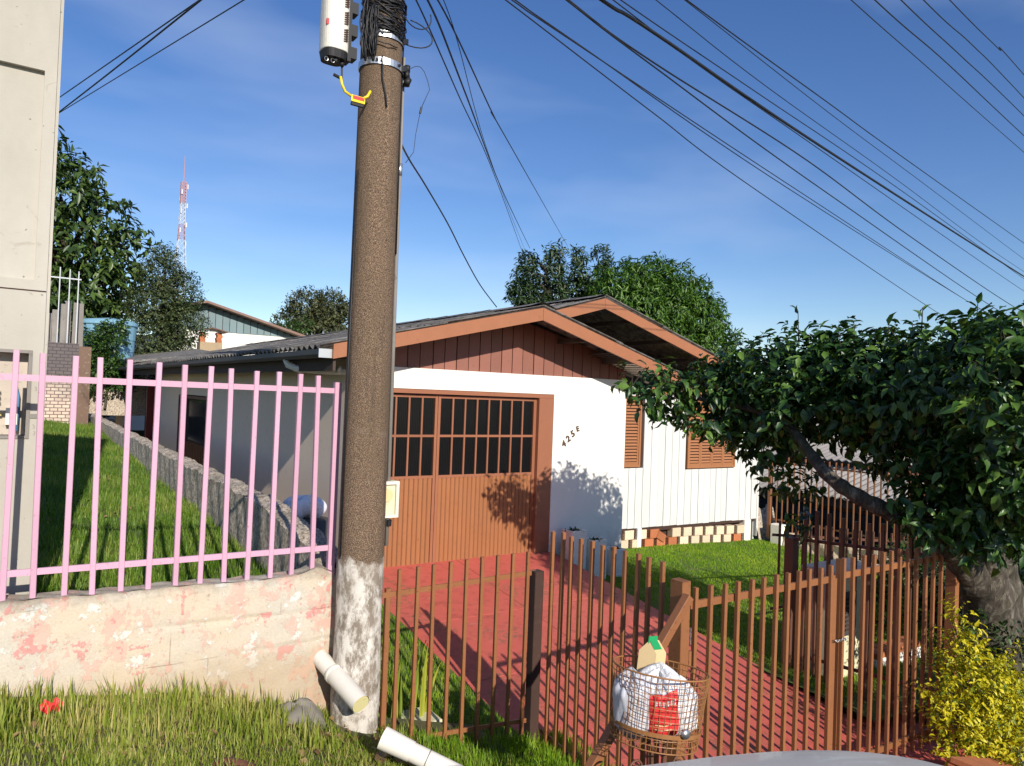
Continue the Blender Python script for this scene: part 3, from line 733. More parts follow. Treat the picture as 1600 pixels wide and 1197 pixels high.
# small meter box on the right of the pole
mbx = thing('meter_box', (2.05, 4.36, 2.15), 'small cream framed glass meter box fixed behind the right of the pole', 'meter box')
x0, x1, z0, z1 = 1.93, 2.105, 2.165, 2.40
MB().box(x0, x1, 4.34, 4.40, z0, z1).build('case', M['cream'], mbx)
for a_ in ((x0-.006, x1+.006, z1-.020, z1), (x0-.006, x1+.006, z0, z0+.018), (x1-.016, x1+.006, z0+.018, z1-.020)): MB().box(a_[0], a_[1], 4.322, 4.339, a_[2], a_[3]).build('frame', M['box_white'], mbx)
MB().lathe((2.035, 4.330, 2.30), [(0, 0), (.045, 0)], 16)
q = MB(); q.tube([(2.03, 4.338, 2.31), (2.03, 4.330, 2.31)], .042, 18).build('dial', M['carton'], mbx)
MB().tube([(2.055, 4.34, 2.15), (2.055, 4.345, 2.11)], .017, 10).build('gland', M['black'], mbx)

for o_ in (tb, yt, mbx): o_.location = Vector(o_.location)+Vector((.03, .07, .02))

# ------------------------------------------------------------ concrete pillar with meter recess
cp = thing('concrete_pillar', (-.7, 5.15, 1.5), 'big pale cast concrete panel wall at the left edge with meter recess', 'concrete wall')
XR = .165; F = 5.0; zt = 7.3
q = MB()
q.box(-2.2, XR, F, F+.32, 4.76, zt)
q.box(.105, XR, F, F+.32, 3.15, 4.76)
q.box(-2.2, .105, F+.035, F+.32, 3.56, 4.76)
q.box(-2.2, .105, F, F+.32, 3.15, 3.56)
q.box(.112, XR, F, F+.32, 1.2, 3.15)
q.box(-2.2, .112, F, F+.32, 1.2, 2.67)
q.box(-2.2, .112, F+.12, F+.32, 2.67, 3.15)
q.build('panel', M['cast'], cp)
MB().box(XR, XR+.018, F+.02, F+.30, 1.2, zt).build('edge_strip', M['cast'], cp)
MB().box(-2.2, XR-.002, F-.004, F, 3.497, 3.503).build('crack', M['hole'], cp)
mt = thing('meter_cabinet', (-.1, 5.03, 2.68), 'glazed electricity meter cabinet set in the concrete panel', 'meter cabinet')
fr = MB(); fr.box(.095, .113, F-.008, F+.10, 2.66, 3.16); fr.box(-.9, .095, F-.008, F+.10, 3.142, 3.16); fr.box(-.9, .095, F-.008, F+.10, 2.66, 2.676)
fr.build('frame', M['grey_board'], mt)
MB().box(-.9, .094, F+.095, F+.118, 2.677, 3.141).build('back_board', paint('cabinet_back', (.42,.36,.30), .7, .2, (.1,.08,.06), .6, 6), mt)
MB().box(-.4, -.075, F+.06, F+.094, 2.98, 3.02).build('shelf', M['grey_board'], mt)
for z in (2.86, 2.89, 2.92): MB().box(-.40, -.03, F+.05, F+.09, z, z+.012).build('cover_plate', M['whiteb'], mt)
MB().box(-.5, -.02, F+.055, F+.09, 2.785, 2.80).build('label_strip', paint('label_yellow', (.62,.50,.16), .6), mt)
MB().box(0.0, .055, F+.04, F+.093, 2.735, 2.83).build('meter', M['box_white'], mt)
MB().box(.018, .036, F+.035, F+.0395, 2.765, 2.80).build('breaker', M['black'], mt)
MB().tube([(.03, F+.05, 3.14), (.035, F+.05, 2.98), (.055, F+.055, 2.90), (.055, F+.055, 2.70)], .009, 8).build('conduit', M['blue_pipe'], mt, smooth=True)
MB().box(-.35, -.06, F+.05, F+.09, 2.69, 2.74).build('junk', M['green'], mt)
MB().box(.115, XR-.004, F-.006, F, 2.775, 2.80).build('strap', M['grey_board'], mt)
MB().tube([(-.9, F+.01, 2.64), (-.12, F-.01, 2.63), (-.04, F-.01, 2.60), (-.02, F-.008, 2.50)], .006, 6).build('wire', M['cable'], mt, smooth=True)
def text_mesh(txt, size, ext, m, name, bold=.0):
    cu = bpy.data.curves.new(name, 'FONT'); cu.body = txt; cu.size = size; cu.extrude = ext; cu.offset = bold; cu.resolution_u = 3
    to = bpy.data.objects.new(name, cu); COL.objects.link(to); bpy.context.view_layer.update()
    me = bpy.data.meshes.new_from_object(to.evaluated_get(bpy.context.evaluated_depsgraph_get())); me.materials.clear(); me.materials.append(m)
    bpy.data.objects.remove(to); return me
m3 = text_mesh('3', .034, .0008, M['pencil'], 'pencil_mark', -.0009)
for z, r_ in ((2.715, -.2), (2.68, .15), (2.93, -.1)): piece('pencil_mark', m3, cp, (.128, F-.0015, z), (math.pi/2, r_, 0))

# ------------------------------------------------------------ rubble wall between the lots
lw = thing('rubble_wall', (1.83, 12, 1.0), 'long mossy grey plastered boundary wall running back beside the grass', 'wall')
def lw_top(y):
    return float(np.interp(y, [4.72, 4.95, 5.35, 5.9, 6.4, 12, 22], [1.80, 1.89, 1.965, 2.01, 2.045, 2.06, 2.12])) + .012*math.sin(y*5.3)+.008*math.sin(y*17)
def lwob(y, z): return .006*math.sin(y*7+z*5)+.004*math.sin(y*19-z*13)+.003*math.sin(y*43+z*29)
q = MB()
def ypar(u): return 4.75+17.5*(u**1.8)
q.grid(lambda u, v: (1.745+lwob(ypar(u), v), ypar(u), .7+(lw_top(ypar(u))-.7)*v), 420, 26)
q.grid(lambda u, v: (1.745+lwob(ypar(u), 1)*(1-v)+.20*v, ypar(u), lw_top(ypar(u))+.03*math.sin(math.pi*v)+.006*math.sin(u*900+v*20)), 420, 6)
q.grid(lambda u, v: (1.945, ypar(u), lw_top(ypar(u))-(lw_top(ypar(u))-.5)*v), 200, 4)
q.grid(lambda u, v: (1.945-.2*u, 4.75, .6+(lw_top(4.75)-.6)*v), 4, 8)
q.build('masonry', M['mossy'], lw, smooth=True)

# striped bundle behind the wall end
tw = thing('plastic_bundle', (2.17, 6.3, 1.87), 'crumpled white and pale blue plastic bundle behind the end of the mossy wall', 'bundle')
def bund(u, v):
    w = u*math.pi*2; h = math.sin(v*math.pi); r_ = .17*h**.6*(1+.10*math.sin(w*5+v*4)+.05*math.sin(w*11))
    return (2.17+r_*math.cos(w)*1.1, 6.30+r_*.7*math.sin(w), 1.97+.10*(-math.cos(v*math.pi))*.9+.02*math.sin(w*3))
q = MB(); q.grid(bund, 40, 14)
for i in range(len(q.mi)):
    q.mi[i] = 1 if (i % 40)//5 % 2 else 0
q.build('sheet', [M['bagw'], M['tarpb']], tw)
MB().lathe((2.20, 6.30, .85), [(.0, 0), (.19, 0), (.20, .5), (.19, 1.02), (0, 1.04)], 20).build('drum', M['gutter'], tw, smooth=True)

# ------------------------------------------------------------ the house
H = thing('wooden_house', (7.5, 12, .6), 'single storey house with white walls brown gables and garage numbered 425 E', 'house')
Y0 = 8.0; XL = 3.25; XG = 7.50
DL, DR, DZ0, DZT = 3.40, 6.17, .905, 3.05
zw = 3.30
q = MB()
q.box(XL, DL, Y0, Y0+.14, .4, zw); q.box(DR, XG, Y0, Y0+.14, .3, zw); q.box(DL, DR, Y0, Y0+.14, DZT, zw)
q.build('garage_wall', M['white_wall'], H)
MB().box(XG-.14, XG, Y0+.14, 9.02, .3, zw).build('return_wall', M['white_wall'], H)
q = MB(); q.box(XL, XL+.14, Y0+.14, 15.25, .4, 3.45); q.box(XL, XL+.14, 18.2, 20.6, .4, 3.45); q.box(XL, XL+.14, 15.25, 18.2, 2.78, 3.45)
q.build('side_wall', M['grey_wall'], H)
MB().box(XL+.1, XL+.12, 15.25, 18.2, .4, 2.78).build('side_door', M['clear_glass'], H)
sd = H
q = MB(); q.box(XL-.01, XL+.03, 15.25, 15.31, 1.0, 2.76); q.box(XL-.01, XL+.03, 18.14, 18.2, 1.0, 2.76); q.box(XL-.01, XL+.03, 15.31, 18.14, 2.70, 2.76)
q.build('side_door_frame', M['rust_shade_bar'], H)
sb = box_mesh('side_door_bar', M['brown_bar'], .02, .035, 1.0)
for k in range(18): piece('side_door_bar', sb, H, (XL+.03, 15.42+k*.155, .95), (0, 0, 0), (1, 1, .82))
# porch behind
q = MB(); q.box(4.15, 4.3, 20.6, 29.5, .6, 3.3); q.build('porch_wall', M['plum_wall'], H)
q = MB(); q.box(XL+.14, 4.3, 20.5, 20.6, .6, 3.4); q.build('porch_wall', M['grey_wall'], H)
MB().box(3.22, 4.1, 22.6, 22.72, 1.2, 3.1).build('red_door', M['redwood'], H)
MB().box(2.84, 3.04, 26.0, 26.2, .9, 3.34).build('porch_column', M['grey_wall'], H)
# garage door
gd = MB(); yb = Y0+.03
gd.box(DL, DR, yb-.02, yb+.12, 2.995, DZT-.003); gd.box(5.93, DR-.003, yb-.02, yb+.12, DZ0-.1, 2.993); gd.box(DL+.003, DL+.05, yb-.02, yb+.12, DZ0-.1, 2.993)
gdo = gd.build('garage_door', M['door_frame'], H)
fm = MB(); FY = yb+.045
def vbar(mb, x, w, z0, z1, y=FY, d=.035): mb.box(x-w/2, x+w/2, y-.005, y+d, z0, z1)
fm2 = [(4.395, .035, DZ0, 2.985), (4.437, .035, DZ0, 2.985), (5.905, .045, DZ0, 2.985), (3.475, .04, DZ0, 2.985)]
for x, w, a_, b_ in fm2: 
    m_ = MB(); vbar(m_, x, w, a_, b_); attach(m_.build('stile', M['door_frame']), gdo)
for xa, xb in ((3.495, 4.3775), (4.4545, 5.8825)):
    for za, zb in ((2.945, 2.98), (2.463, 2.492), (1.955, 1.99)):
        m_ = MB(); m_.box(xa, xb, FY-.002, FY+.033, za, zb); attach(m_.build('rail', M['door_frame']), gdo)
pm = None
for xa, xb, n_ in ((3.495, 4.3775, 5), (4.4545, 5.8825, 8)):
    wd = (xb-xa)/n_
    for k in range(n_):
        if k:
            m_ = MB(); m_.box(xa+k*wd-.011, xa+k*wd+.011, FY-.004, FY+.03, 1.99, 2.463); attach(m_.build('glazing_bar', M['door_frame']), gdo)
            m_ = MB(); m_.box(xa+k*wd-.011, xa+k*wd+.011, FY-.004, FY+.03, 2.492, 2.945); attach(m_.build('glazing_bar', M['door_frame']), gdo)
        for za, zb in ((1.991, 2.462), (2.493, 2.944)):
            m_ = MB(); m_.box(xa+k*wd+.011, xa+(k+1)*wd-.011, FY+.015, FY+.022, za, zb); attach(m_.build('pane', M['glass']), gdo)
sl = MB(); sw_ = .0595
sl.add([(-sw_/2,0,0),(-sw_/2+.009,-.010,0),(sw_/2-.009,-.010,0),(sw_/2,0,0),(-sw_/2,0,1),(-sw_/2+.009,-.010,1),(sw_/2-.009,-.010,1),(sw_/2,0,1)], [(0,1,5,4),(1,2,6,5),(2,3,7,6)])
slm = mesh_of(sl, 'door_slat', M['door'])
for xa, xb in ((3.495, 4.3775), (4.4545, 5.8825)):
    n_ = int(round((xb-xa)/.0625)); wd = (xb-xa)/n_
    for k in range(n_):
        o = piece('door_slat', slm, None, (xa+(k+.5)*wd, FY+.012, DZ0), (0, 0, 0), (1, 1, 1.05)); attach(o, gdo)
    m_ = MB(); m_.box(xa, xb, FY+.013, FY+.030, DZ0, 1.955); attach(m_.build('door_back', M['hole']), gdo)
# number 425 E climbing diagonally
for ch, x, z, r_ in (('4', 6.350, 2.325, -.50), ('2', 6.425, 2.395, -.50), ('5', 6.502, 2.465, -.50), ('E', 6.580, 2.545, -.30)):
    piece('digit' if ch != 'E' else 'letter', text_mesh(ch, .125 if ch != 'E' else .10, .007, paint('number_metal', (.09,.055,.04), .5), 'digit', .003), H, (x, Y0-.008, z), (math.pi/2, r_, 0))
# gable 1 and gable 2 roofs
S1 = .238; R1X, R1Z = 5.47, 4.135        # ridge (top of sheets)
S2 = .293; R2X, R2Z = 7.37, 4.545
# boards in gable 1
bw = .172; x = XL+.02
while x < XG-.02:
    w_ = min(bw*random.uniform(.93, 1.07), XG-x); zt0 = R1Z-.09-S1*abs(x-R1X); zt1 = R1Z-.09-S1*abs(x+w_-R1X)
    a_ = zw+.002; y1 = Y0+.025+random.uniform(-.004, .004)
    if min(zt0, zt1) > a_+.02:
        g = .006
        q = MB(); q.add([(x+g,y1,a_),(x+w_-g,y1,a_),(x+w_-g,y1,zt1),(x+g,y1,zt0),(x+g,y1+.02,a_),(x+w_-g,y1+.02,a_),(x+w_-g,y1+.02,zt1),(x+g,y1+.02,zt0)],
                        [(0,1,2,3),(5,4,7,6),(0,4,5,1),(1,5,6,2),(2,6,7,3),(3,7,4,0)])
        q.build('gable_board', M['gable'], H)
    x += w_
q = MB(); q.add([(XL+.02,Y0+.05,zw),(XG-.02,Y0+.05,zw),(XG-.02,Y0+.05,R1Z-.1-S1*(XG-.02-R1X)),(R1X,Y0+.05,R1Z-.1),(XL+.02,Y0+.05,R1Z-.1-S1*(R1X-XL-.02))], [(0,1,2,3,4)])
q.build('gable_backing', M['rafter_shade_wood'], H)
# wood wall Y=9
YW = 9.0; WX0, WX1 = XG-.1, 11.92
def zb_(x): return .885-.012*(x-8.5)
bx_ = WX0
winA = (8.02, 8.775, 1.905, 3.085); winB = (9.92, 11.20, 1.85, 3.10)
k = 0
while bx_ < WX1-.02:
    w_ = min(.168*random.uniform(.88, 1.12), WX1-bx_); y1 = YW+random.uniform(-.005, .005); g = .0042
    ztop = 3.13
    segs = [(zb_(bx_), ztop)]
    for (a0, a1, b0, b1) in (winA, winB):
        if bx_+w_ > a0+.02 and bx_ < a1-.02: segs = [(zb_(bx_), b0-.02), (b1+.005, ztop)] if b1 < ztop-.02 else [(zb_(bx_), b0-.02)]
    for a_, b_ in segs:
        q = MB(); q.box(bx_+g, bx_+w_-g, y1, y1+.022, a_+random.uniform(-.006, .006), b_); q.build('wall_board', M['boards'], H)
    bx_ += w_; k += 1
MB().box(WX0, WX1, YW+.023, YW+.05, .8, 3.13).build('wall_backing', M['hole'], H)
MB().box(WX1-.03, WX1+.02, YW-.014, YW+.06, .52, 3.16).build('corner_board', M['boards'], H)
MB().box(WX0, WX1+.05, YW-.03, YW+.10, 3.132, 3.27).build('wall_plate', M['fascia'], H)
q = MB(); q.box(WX1-.04, WX1+.0, YW+.06, 20.6, .3, 3.15); q.build('side_wall', M['boards'], H)
MB().box(XL+.14, WX1, 20.5, 20.6, .3, 3.3).build('rear_wall', M['boards'], H)
# shutters
def shutter(win, leaves):
    x0, x1, z0, z1 = win
    fr = MB(); e = .035; y = YW-.02
    fr.box(x0, x1, y-.01, y+.03, z1-e, z1); fr.box(x0, x1, y-.01, y+.03, z0, z0+e); fr.box(x0, x0+e, y-.01, y+.03, z0+e, z1-e); fr.box(x1-e, x1, y-.01, y+.03, z0+e, z1-e)
    w = fr.build('shutter_window', M['shutter'], H)
    n_ = leaves; lwid = (x1-x0-2*e)/n_
    for i in range(n_):
        a_ = x0+e+i*lwid; s_ = .035
        m_ = MB(); m_.box(a_+.002, a_+s_, y, y+.02, z0+e, z1-e); m_.box(a_+lwid-s_, a_+lwid-.002, y, y+.02, z0+e, z1-e)
        m_.box(a_+s_, a_+lwid-s_, y, y+.02, z0+e, z0+e+.05); m_.box(a_+s_, a_+lwid-s_, y, y+.02, z1-e-.05, z1-e)
        attach(m_.build('shutter_leaf', M['shutter']), w)
        ns = int((z1-z0-2*e-.1)/.052); 
        for k in range(ns):
            zc = z0+e+.05+(k+.5)*.052
            s = MB(); s.add([(a_+s_,y+.016,zc+.018),(a_+lwid-s_,y+.016,zc+.018),(a_+lwid-s_,y-.001,zc-.014),(a_+s_,y-.001,zc-.014),(a_+s_,y+.020,zc+.013),(a_+lwid-s_,y+.020,zc+.013),(a_+lwid-s_,y+.004,zc-.018),(a_+s_,y+.004,zc-.018)],
                            [(3,2,1,0),(4,5,6,7),(0,1,5,4),(2,3,7,6),(1,2,6,5),(3,0,4,7)])
            attach(s.build('louvre', M['shutter']), w)
    m_ = MB(); m_.box(x0+e, x1-e, y+.025, y+.04, z0+e, z1-e); attach(m_.build('dark_gap', M['hole']), w)
shutter(winA, 2); shutter(winB, 4)
# brick footing
def hbrick(x, z, l, h, y, m, tilt=0, depth=.12):
    q = MB(); c = .005
    q.box(0, l, 0, depth, 0, h)
    for r_ in range(3): q.box(.004, l-.004, -.003, 0, h*(.14+.3*r_), h*(.14+.3*r_)+h*.13)
    o = q.build('brick', m, H, origin=(0, 0, 0)); o.location = (x, y, z); o.rotation_euler = (0, tilt, random.uniform(-.03, .03)); return o
def holes(x, z, h, y):
    q = MB()
    q.box(x, x+.070, y+.05, y+.10, z, z+h)
    for k_ in range(4): q.box(x, x+.070, y+.012, y+.05, z+k_*(h-.01)/3, z+k_*(h-.01)/3+.010)
    q.box(x+.031, x+.037, y+.013, y+.05, z+.01, z+h-.01)
    o = q.build('brick', M['brick_end'], H)
    for i in range(0):
        for j in range(2):
            q = MB(); q.box(x+.006+j*.026, x+.006+j*.026+.018, y+.006, y+.0118, z+.012+i*h*.31, z+.012+i*h*.31+h*.2); attach(q.build('cavity', M['hole']), o)
x = 7.52; row = 0
for row in range(2):
    x = 7.53+(.12 if row else 0)
    while x < 11.5:
        z = lawn_r(min(x, 11.5), 9.0)-.02+row*.158
        broken = 8.93 < x < 9.60 
        if broken and row == 1 and 9.1 < x < 9.45: 
            x += .25; continue
        l = .205
        m_ = M['terracotta'] if (8.9 < x < 9.55) or random.random() < .05 else M['brick_white']
        hbrick(x, z, l, .148, YW-.005+random.uniform(-.006, .006), m_)
        holes(x+l+.004, z, .148, YW)
        x += l+.082
o = hbrick(9.22, lawn_r(9.3, 9)+.15, .2, .13, YW-.03, M['terracotta'], .5)
MB().box(8.78, 8.87, YW-.02, YW+.06, .45, .88).build('footing_post', M['whiteb'], H)
MB().box(11.54, 11.72, YW-.02, YW+.10, .35, .845).build('footing_post', M['whiteb'], H)
MB().box(7.5, 11.9, YW+.14, YW+.2, .3, .9).build('footing_back', M['hole'], H)

# corrugated sheets: waves across local y, slope along local x
def corr(L, nw=5, lam=.177, amp=.024, th=.007):
    q = MB(); n_ = nw*8
    top = [(0 if e == 0 else L, j*lam*nw/n_-lam*nw/2, amp*math.cos(2*math.pi*j/8)) for e in (0, 1) for j in range(n_+1)]
    bot = [(x, y, z-th) for x, y, z in top]
    m1 = n_+1
    fs = [(j, j+m1, j+1+m1, j+1) for j in range(n_)]
    o = 2*m1
    fs += [(o+j, o+j+1, o+j+1+m1, o+j+m1) for j in range(n_)]
    fs += [(j, j+1, o+j+1, o+j) for j in range(n_)] + [(m1+j+1, m1+j, o+m1+j, o+m1+j+1) for j in range(n_)]
    fs += [(0, o, o+m1, m1), (n_, n_+m1, o+m1+n_, o+n_)]
    return mesh_of(q.add(top+bot, fs), 'roof_sheet', M['roof'], smooth=True)
def lay(mesh_, L, eave_x, eave_z, sgn, slope, y0, ncol, nrow, wid=.885-.05, name='roof_sheet', parent=None):
    """sheets from the eave up; sgn=+1: roof climbs towards +x"""
    ang = math.atan(slope)
    for c in range(ncol):
        for r_ in range(nrow):
            d = r_*(L-.12)
            px = eave_x+sgn*d*math.cos(ang); pz = eave_z+d*math.sin(ang)+.012*r_
            rot = (0, -ang, 0) if sgn > 0 else (0, -ang, math.pi)
            o = piece(name, mesh_, parent or H, (px, y0+wid*(c+.5), pz+random.uniform(0, .006)+(.006 if c % 2 else 0)), rot)
            o.rotation_euler = Euler(rot, 'XYZ')
yG = 7.38
L1 = (R1X-2.64)/math.cos(math.atan(S1)); l1 = (L1+.12)/2
sh1 = corr(l1)
lay(sh1, l1, 2.64, R1Z-S1*(R1X-2.64)-.02, 1, S1, yG, 17, 2)
L1r = (8.02-R1X)/math.cos(math.atan(.285)); l1r = (L1r+.12)/2
lay(corr(l1r), l1r, 8.02, R1Z-.285*(8.02-R1X)-.02, -1, .285, yG, 4, 2)
L2 = (12.42-R2X)/math.cos(math.atan(S2)); l2 = (L2+.36)/4
lay(corr(l2), l2, 12.42, R2Z-S2*(12.42-R2X)-.02, -1, S2, 8.4, 15, 4)
L2l = (R2X-5.1)/math.cos(math.atan(S2)); l2l = (L2l+.12)/2
lay(corr(l2l), l2l, 5.1, R2Z-S2*(R2X-5.1)-.02, 1, S2, 8.4, 15, 2)
# ridge caps
def caps(rx, rz, y0, y1):
    y = y0
    while y < y1:
        l = min(.62, y1-y); q = MB(); h = .012*random.random()
        q.add([(rx-.2,y,rz-.045+h),(rx-.03,y,rz+.012+h),(rx+.03,y,rz+.012+h),(rx+.2,y,rz-.045+h),(rx-.2,y+l,rz-.045),(rx-.03,y+l,rz+.012),(rx+.03,y+l,rz+.012),(rx+.2,y+l,rz-.045)],
              [(0,1,5,4),(1,2,6,5),(2,3,7,6)]); q.build('ridge_cap', M['roof'], H); y += .6
caps(R1X, R1Z+.03, yG, 21.4); caps(R2X, R2Z+.03, 8.4, 20.8)
# fascia (rake) boards
def rake(xa, za, xb, zb, y, name='rake_board', h=.125, d=.03, m=None):
    q = MB(); q.add([(xa,y,za-h),(xb,y,zb-h),(xb,y,zb),(xa,y,za),(xa,y+d,za-h),(xb,y+d,zb-h),(xb,y+d,zb),(xa,y+d,za)], [(0,1,2,3),(5,4,7,6),(0,4,5,1),(1,5,6,2),(2,6,7,3),(3,7,4,0)])
    return q.build(name, m or M['fascia'], H)
e1 = R1Z-S1*(R1X-2.78)-.018
rake(2.78, e1, R1X-.002, R1Z-.018, yG-.005, h=.155); rake(R1X+.002, R1Z-.018, 7.98, R1Z-.285*(7.98-R1X)-.018, yG-.005, h=.155)
rake(5.2, R2Z-.018-S2*(R2X-5.2), R2X-.002, R2Z-.018, 8.385, h=.155); rake(R2X+.002, R2Z-.018, 12.38, R2Z-S2*(12.38-R2X)-.018, 8.385, h=.155)
# gable 2 boards, dark colour painted in as the deep eave's shadow; eave ceiling
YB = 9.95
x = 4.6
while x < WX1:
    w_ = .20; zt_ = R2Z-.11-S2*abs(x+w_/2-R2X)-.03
    if zt_ > 3.3: q = MB(); q.box(x+.004, x+w_-.004, YB, YB+.03, 3.27, zt_); q.build('gable_board', M['rafter_shade_wood'], H)
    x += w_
MB().box(XG, WX1, YW+.10, YB+.03, 3.235, 3.268).build('eave_ceiling', M['rafter_shade_wood'], H)
# purlins and rafters under the overhangs
for k in range(7):
    xx = 2.95+k*.82; zz = R1Z-.10-(S1 if xx < R1X else .285)*abs(xx-R1X)
    if xx < 7.9: MB().box(xx-.03, xx+.03, yG+.04, Y0+.02, zz-.07, zz-.012).build('purlin', M['rafter_shade_wood'], H)
for k in range(7):
    xx = 7.1+k*.85; zz = R2Z-.10-S2*abs(xx-R2X)
    if xx < 12.3: MB().box(xx-.03, xx+.03, 8.44, YB-.01, zz-.07, zz-.012).build('purlin', M['rafter_shade_wood'], H)
# soffit of narrow strips at the right end of the first gable
ang = math.atan(.285)
for k in range(16):
    xx = 6.75+k*.075; zz = R1Z-.125-.285*(xx-R1X)
    q = MB(); q.box(xx, xx+.066, yG+.04, Y0-.004, zz-.012, zz); q.build('soffit_strip', M['whiteb' if k > 3 else 'rafter_shade_wood'], H)
# eave fascia, gutter and downpipe on the left
MB().box(2.80, 2.83, yG+.05, 28.0, 3.20, 3.42).build('eave_board', M['rafter_shade_wood'], H)
q = MB(); gx, gz = 2.72, 3.365
prof = [(-.075, .055), (-.075, .0), (-.05, -.03), (.045, -.03), (.07, 0), (.07, .055)]
ya, yb2 = yG+.05, 28.0
vs = [(gx+a_, y, gz+b_) for y in (ya, yb2) for a_, b_ in prof]; n_ = len(prof)
q.add(vs, [(k, k+1, k+1+n_, k+n_) for k in range(n_-1)]+[tuple(range(n_))])
q.build('gutter', M['gutter'], H)
MB().box(gx-.08, gx+.075, ya-.012, ya, gz-.035, gz+.058).build('gutter_end', M['galv'], H)
MB().tube([(gx+.0, 8.75, gz-.02), (gx+.02, 8.72, gz-.09), (gx+.08, 8.6, gz-.13), (gx+.25, 8.35, gz-.145), (XL+.02, 8.02, gz-.155), (XL+.2, 7.9, gz-.17)], .042, 14).build('downpipe', M['pvc'], H, smooth=True)
for p in ((gx+.10, 8.57), (gx+.42, 8.15)): MB().tube([(p[0], p[1], gz-.136), (p[0]+.02, p[1]-.03, gz-.138)], .048, 14).build('pipe_collar', M['pvc'], H, smooth=True)
# porch roof further back
q = MB(); q.add([(2.68,21.6,3.40),(4.6,21.6,3.85),(4.6,29.5,3.85),(2.68,29.5,3.40),(2.68,21.6,3.36),(4.6,21.6,3.81),(4.6,29.5,3.81),(2.68,29.5,3.36)], [(0,1,2,3),(7,6,5,4),(0,4,5,1),(3,2,6,7),(0,3,7,4)])
q.build('porch_roof', M['roof'], H)
# dark ceiling boards under left eave
MB().box(2.84, XL, yG+.06, 20.6, 3.37, 3.39).build('eave_soffit', M['rafter_shade_wood'], H)

# planters by the garage wall
def planter(x, y, z0, z1, w, label):
    t_ = thing('planter', (x, y, z0), label, 'planter', None)
    q = MB(); prof = [(w, 0), (w*1.02, (z1-z0)*.5), (w, z1-z0), (w*.78, z1-z0), (w*.76, z1-z0-.05), (0, z1-z0-.05)]
    q.lathe((x, y, z0), prof, 4, math.pi/4, math.pi/4+2*math.pi); q.build('pot', M['whiteb'], t_, bevel=.01)
    p = np.stack([x+rng.normal(0, w*.35, 60), y+rng.normal(0, w*.3, 60), np.full(60, z1-.02)], 1)
    ax = norm(rng.normal(size=(60, 3))+np.array([0, 0, .8])); s = .02+.03*rng.random(60)
    link_mesh('moss', scatter('moss', LEAF2_V, LEAF2_F, frames(ax, rng.normal(size=(60, 3)), s*.6, s, s), p, M['dark_shrub']), t_, 'stuff')
planter(6.37, 7.72, .50, 1.245, .175, 'taller white concrete planter against the garage wall')
planter(6.72, 7.70, .45, 1.10, .175, 'shorter white concrete planter with moss beside the taller planter')
planter(7.13, 7.74, .45, .93, .16, 'lowest white planter block at the corner of the garage wall')

# ------------------------------------------------------------ brown railings
def rail_panel(name, label, bars, w, rails, posts, loc, group=None, mat='brown_bar', cat='fence'):
    t_ = thing(name, loc, label, cat, group)
    bm = box_mesh('bar', M[mat], w, w, 1.0, .002)
    for (x, y, z0, z1) in bars: piece('bar', bm, t_, (x, y, z0+random.uniform(-.006, .006)), (random.uniform(-.005, .005), random.uniform(-.006, .006), random.uniform(-.06, .06)), (1, 1, z1-z0))
    for (p, q_, a_, b_) in rails: MB().bar(p, q_, a_, b_).build('rail', M[mat], t_)
    for (x, y, z0, z1, w1) in posts: piece('post', box_mesh('post', M[mat], w1, w1, 1, .004), t_, (x, y, z0), (0, 0, 0), (1, 1, z1-z0))
    return t_
rail_panel('metal_railing', 'brown bar railing panel between the utility pole and the driveway', [(2.172+.1285*k, 4.4, .55+.04*math.cos(k), 1.845+.003*k) for k in range(9)], .024,
           [((2.06, 4.418, 1.68), (3.29, 4.418, 1.705), .012, .035), ((2.12, 4.418, .72), (3.29, 4.418, .62), .012, .03)], [(2.105, 4.43, .5, 1.72, .035)], (2.7, 4.4, .6))
piece('post', box_mesh('post', M['hole'], .078, .078, 1, .004), [o_ for o_ in bpy.data.objects if o_.name.startswith('metal_railing')][-1], (3.29, 4.4, .3), (0, 0, 0), (1, 1, 1.42))
rail_panel('metal_railing', 'taller brown bar railing running from the gate post back along the driveway', [(3.33, 4.27-.1085*k, drive(4.27-.1085*k)+.07, 2.035) for k in range(11)], .026,
           [((3.349, 4.36, .55), (3.349, 3.06, .40), .012, .03)], [], (3.33, 3.7, .35))
g = rail_panel('gate_leaf', 'left leaf of the brown driveway gate hinged on the thick post', [(3.43+.1262*k, 3.0, .345-.003*k, 1.905) for k in range(12)], .026,
           [((3.40, 3.022, 1.80), (4.885, 3.022, 1.80), .018, .045), ((3.40, 3.022, .44), (4.885, 3.022, .44), .018, .045)], [], (4.1, 3.0, .3), 'driveway gate leaves', cat='gate')
MB().box(4.86, 4.905, 3.012, 3.05, .32, 1.80).build('stile', M['brown_bar'], g)
for z in (1.45, .75): MB().tube([(3.385, 3.0, z), (3.385, 3.0, z+.09)], .014, 10).build('hinge', M['brown_bar'], g)
g2 = rail_panel('gate_leaf', 'right leaf of the brown driveway gate under the tree', [(4.965+.1268*k, 3.0, .375-.005*k, 1.935) for k in range(12)], .026,
           [((4.965, 3.022, 1.81), (6.50, 3.022, 1.81), .018, .045), ((4.965, 3.022, .46), (6.50, 3.022, .41), .018, .045)], [], (5.7, 3.0, .3), 'driveway gate leaves', cat='gate')
MB().box(4.945, 4.96, 3.012, 3.05, .34, 1.93).build('stile', M['brown_bar'], g2)
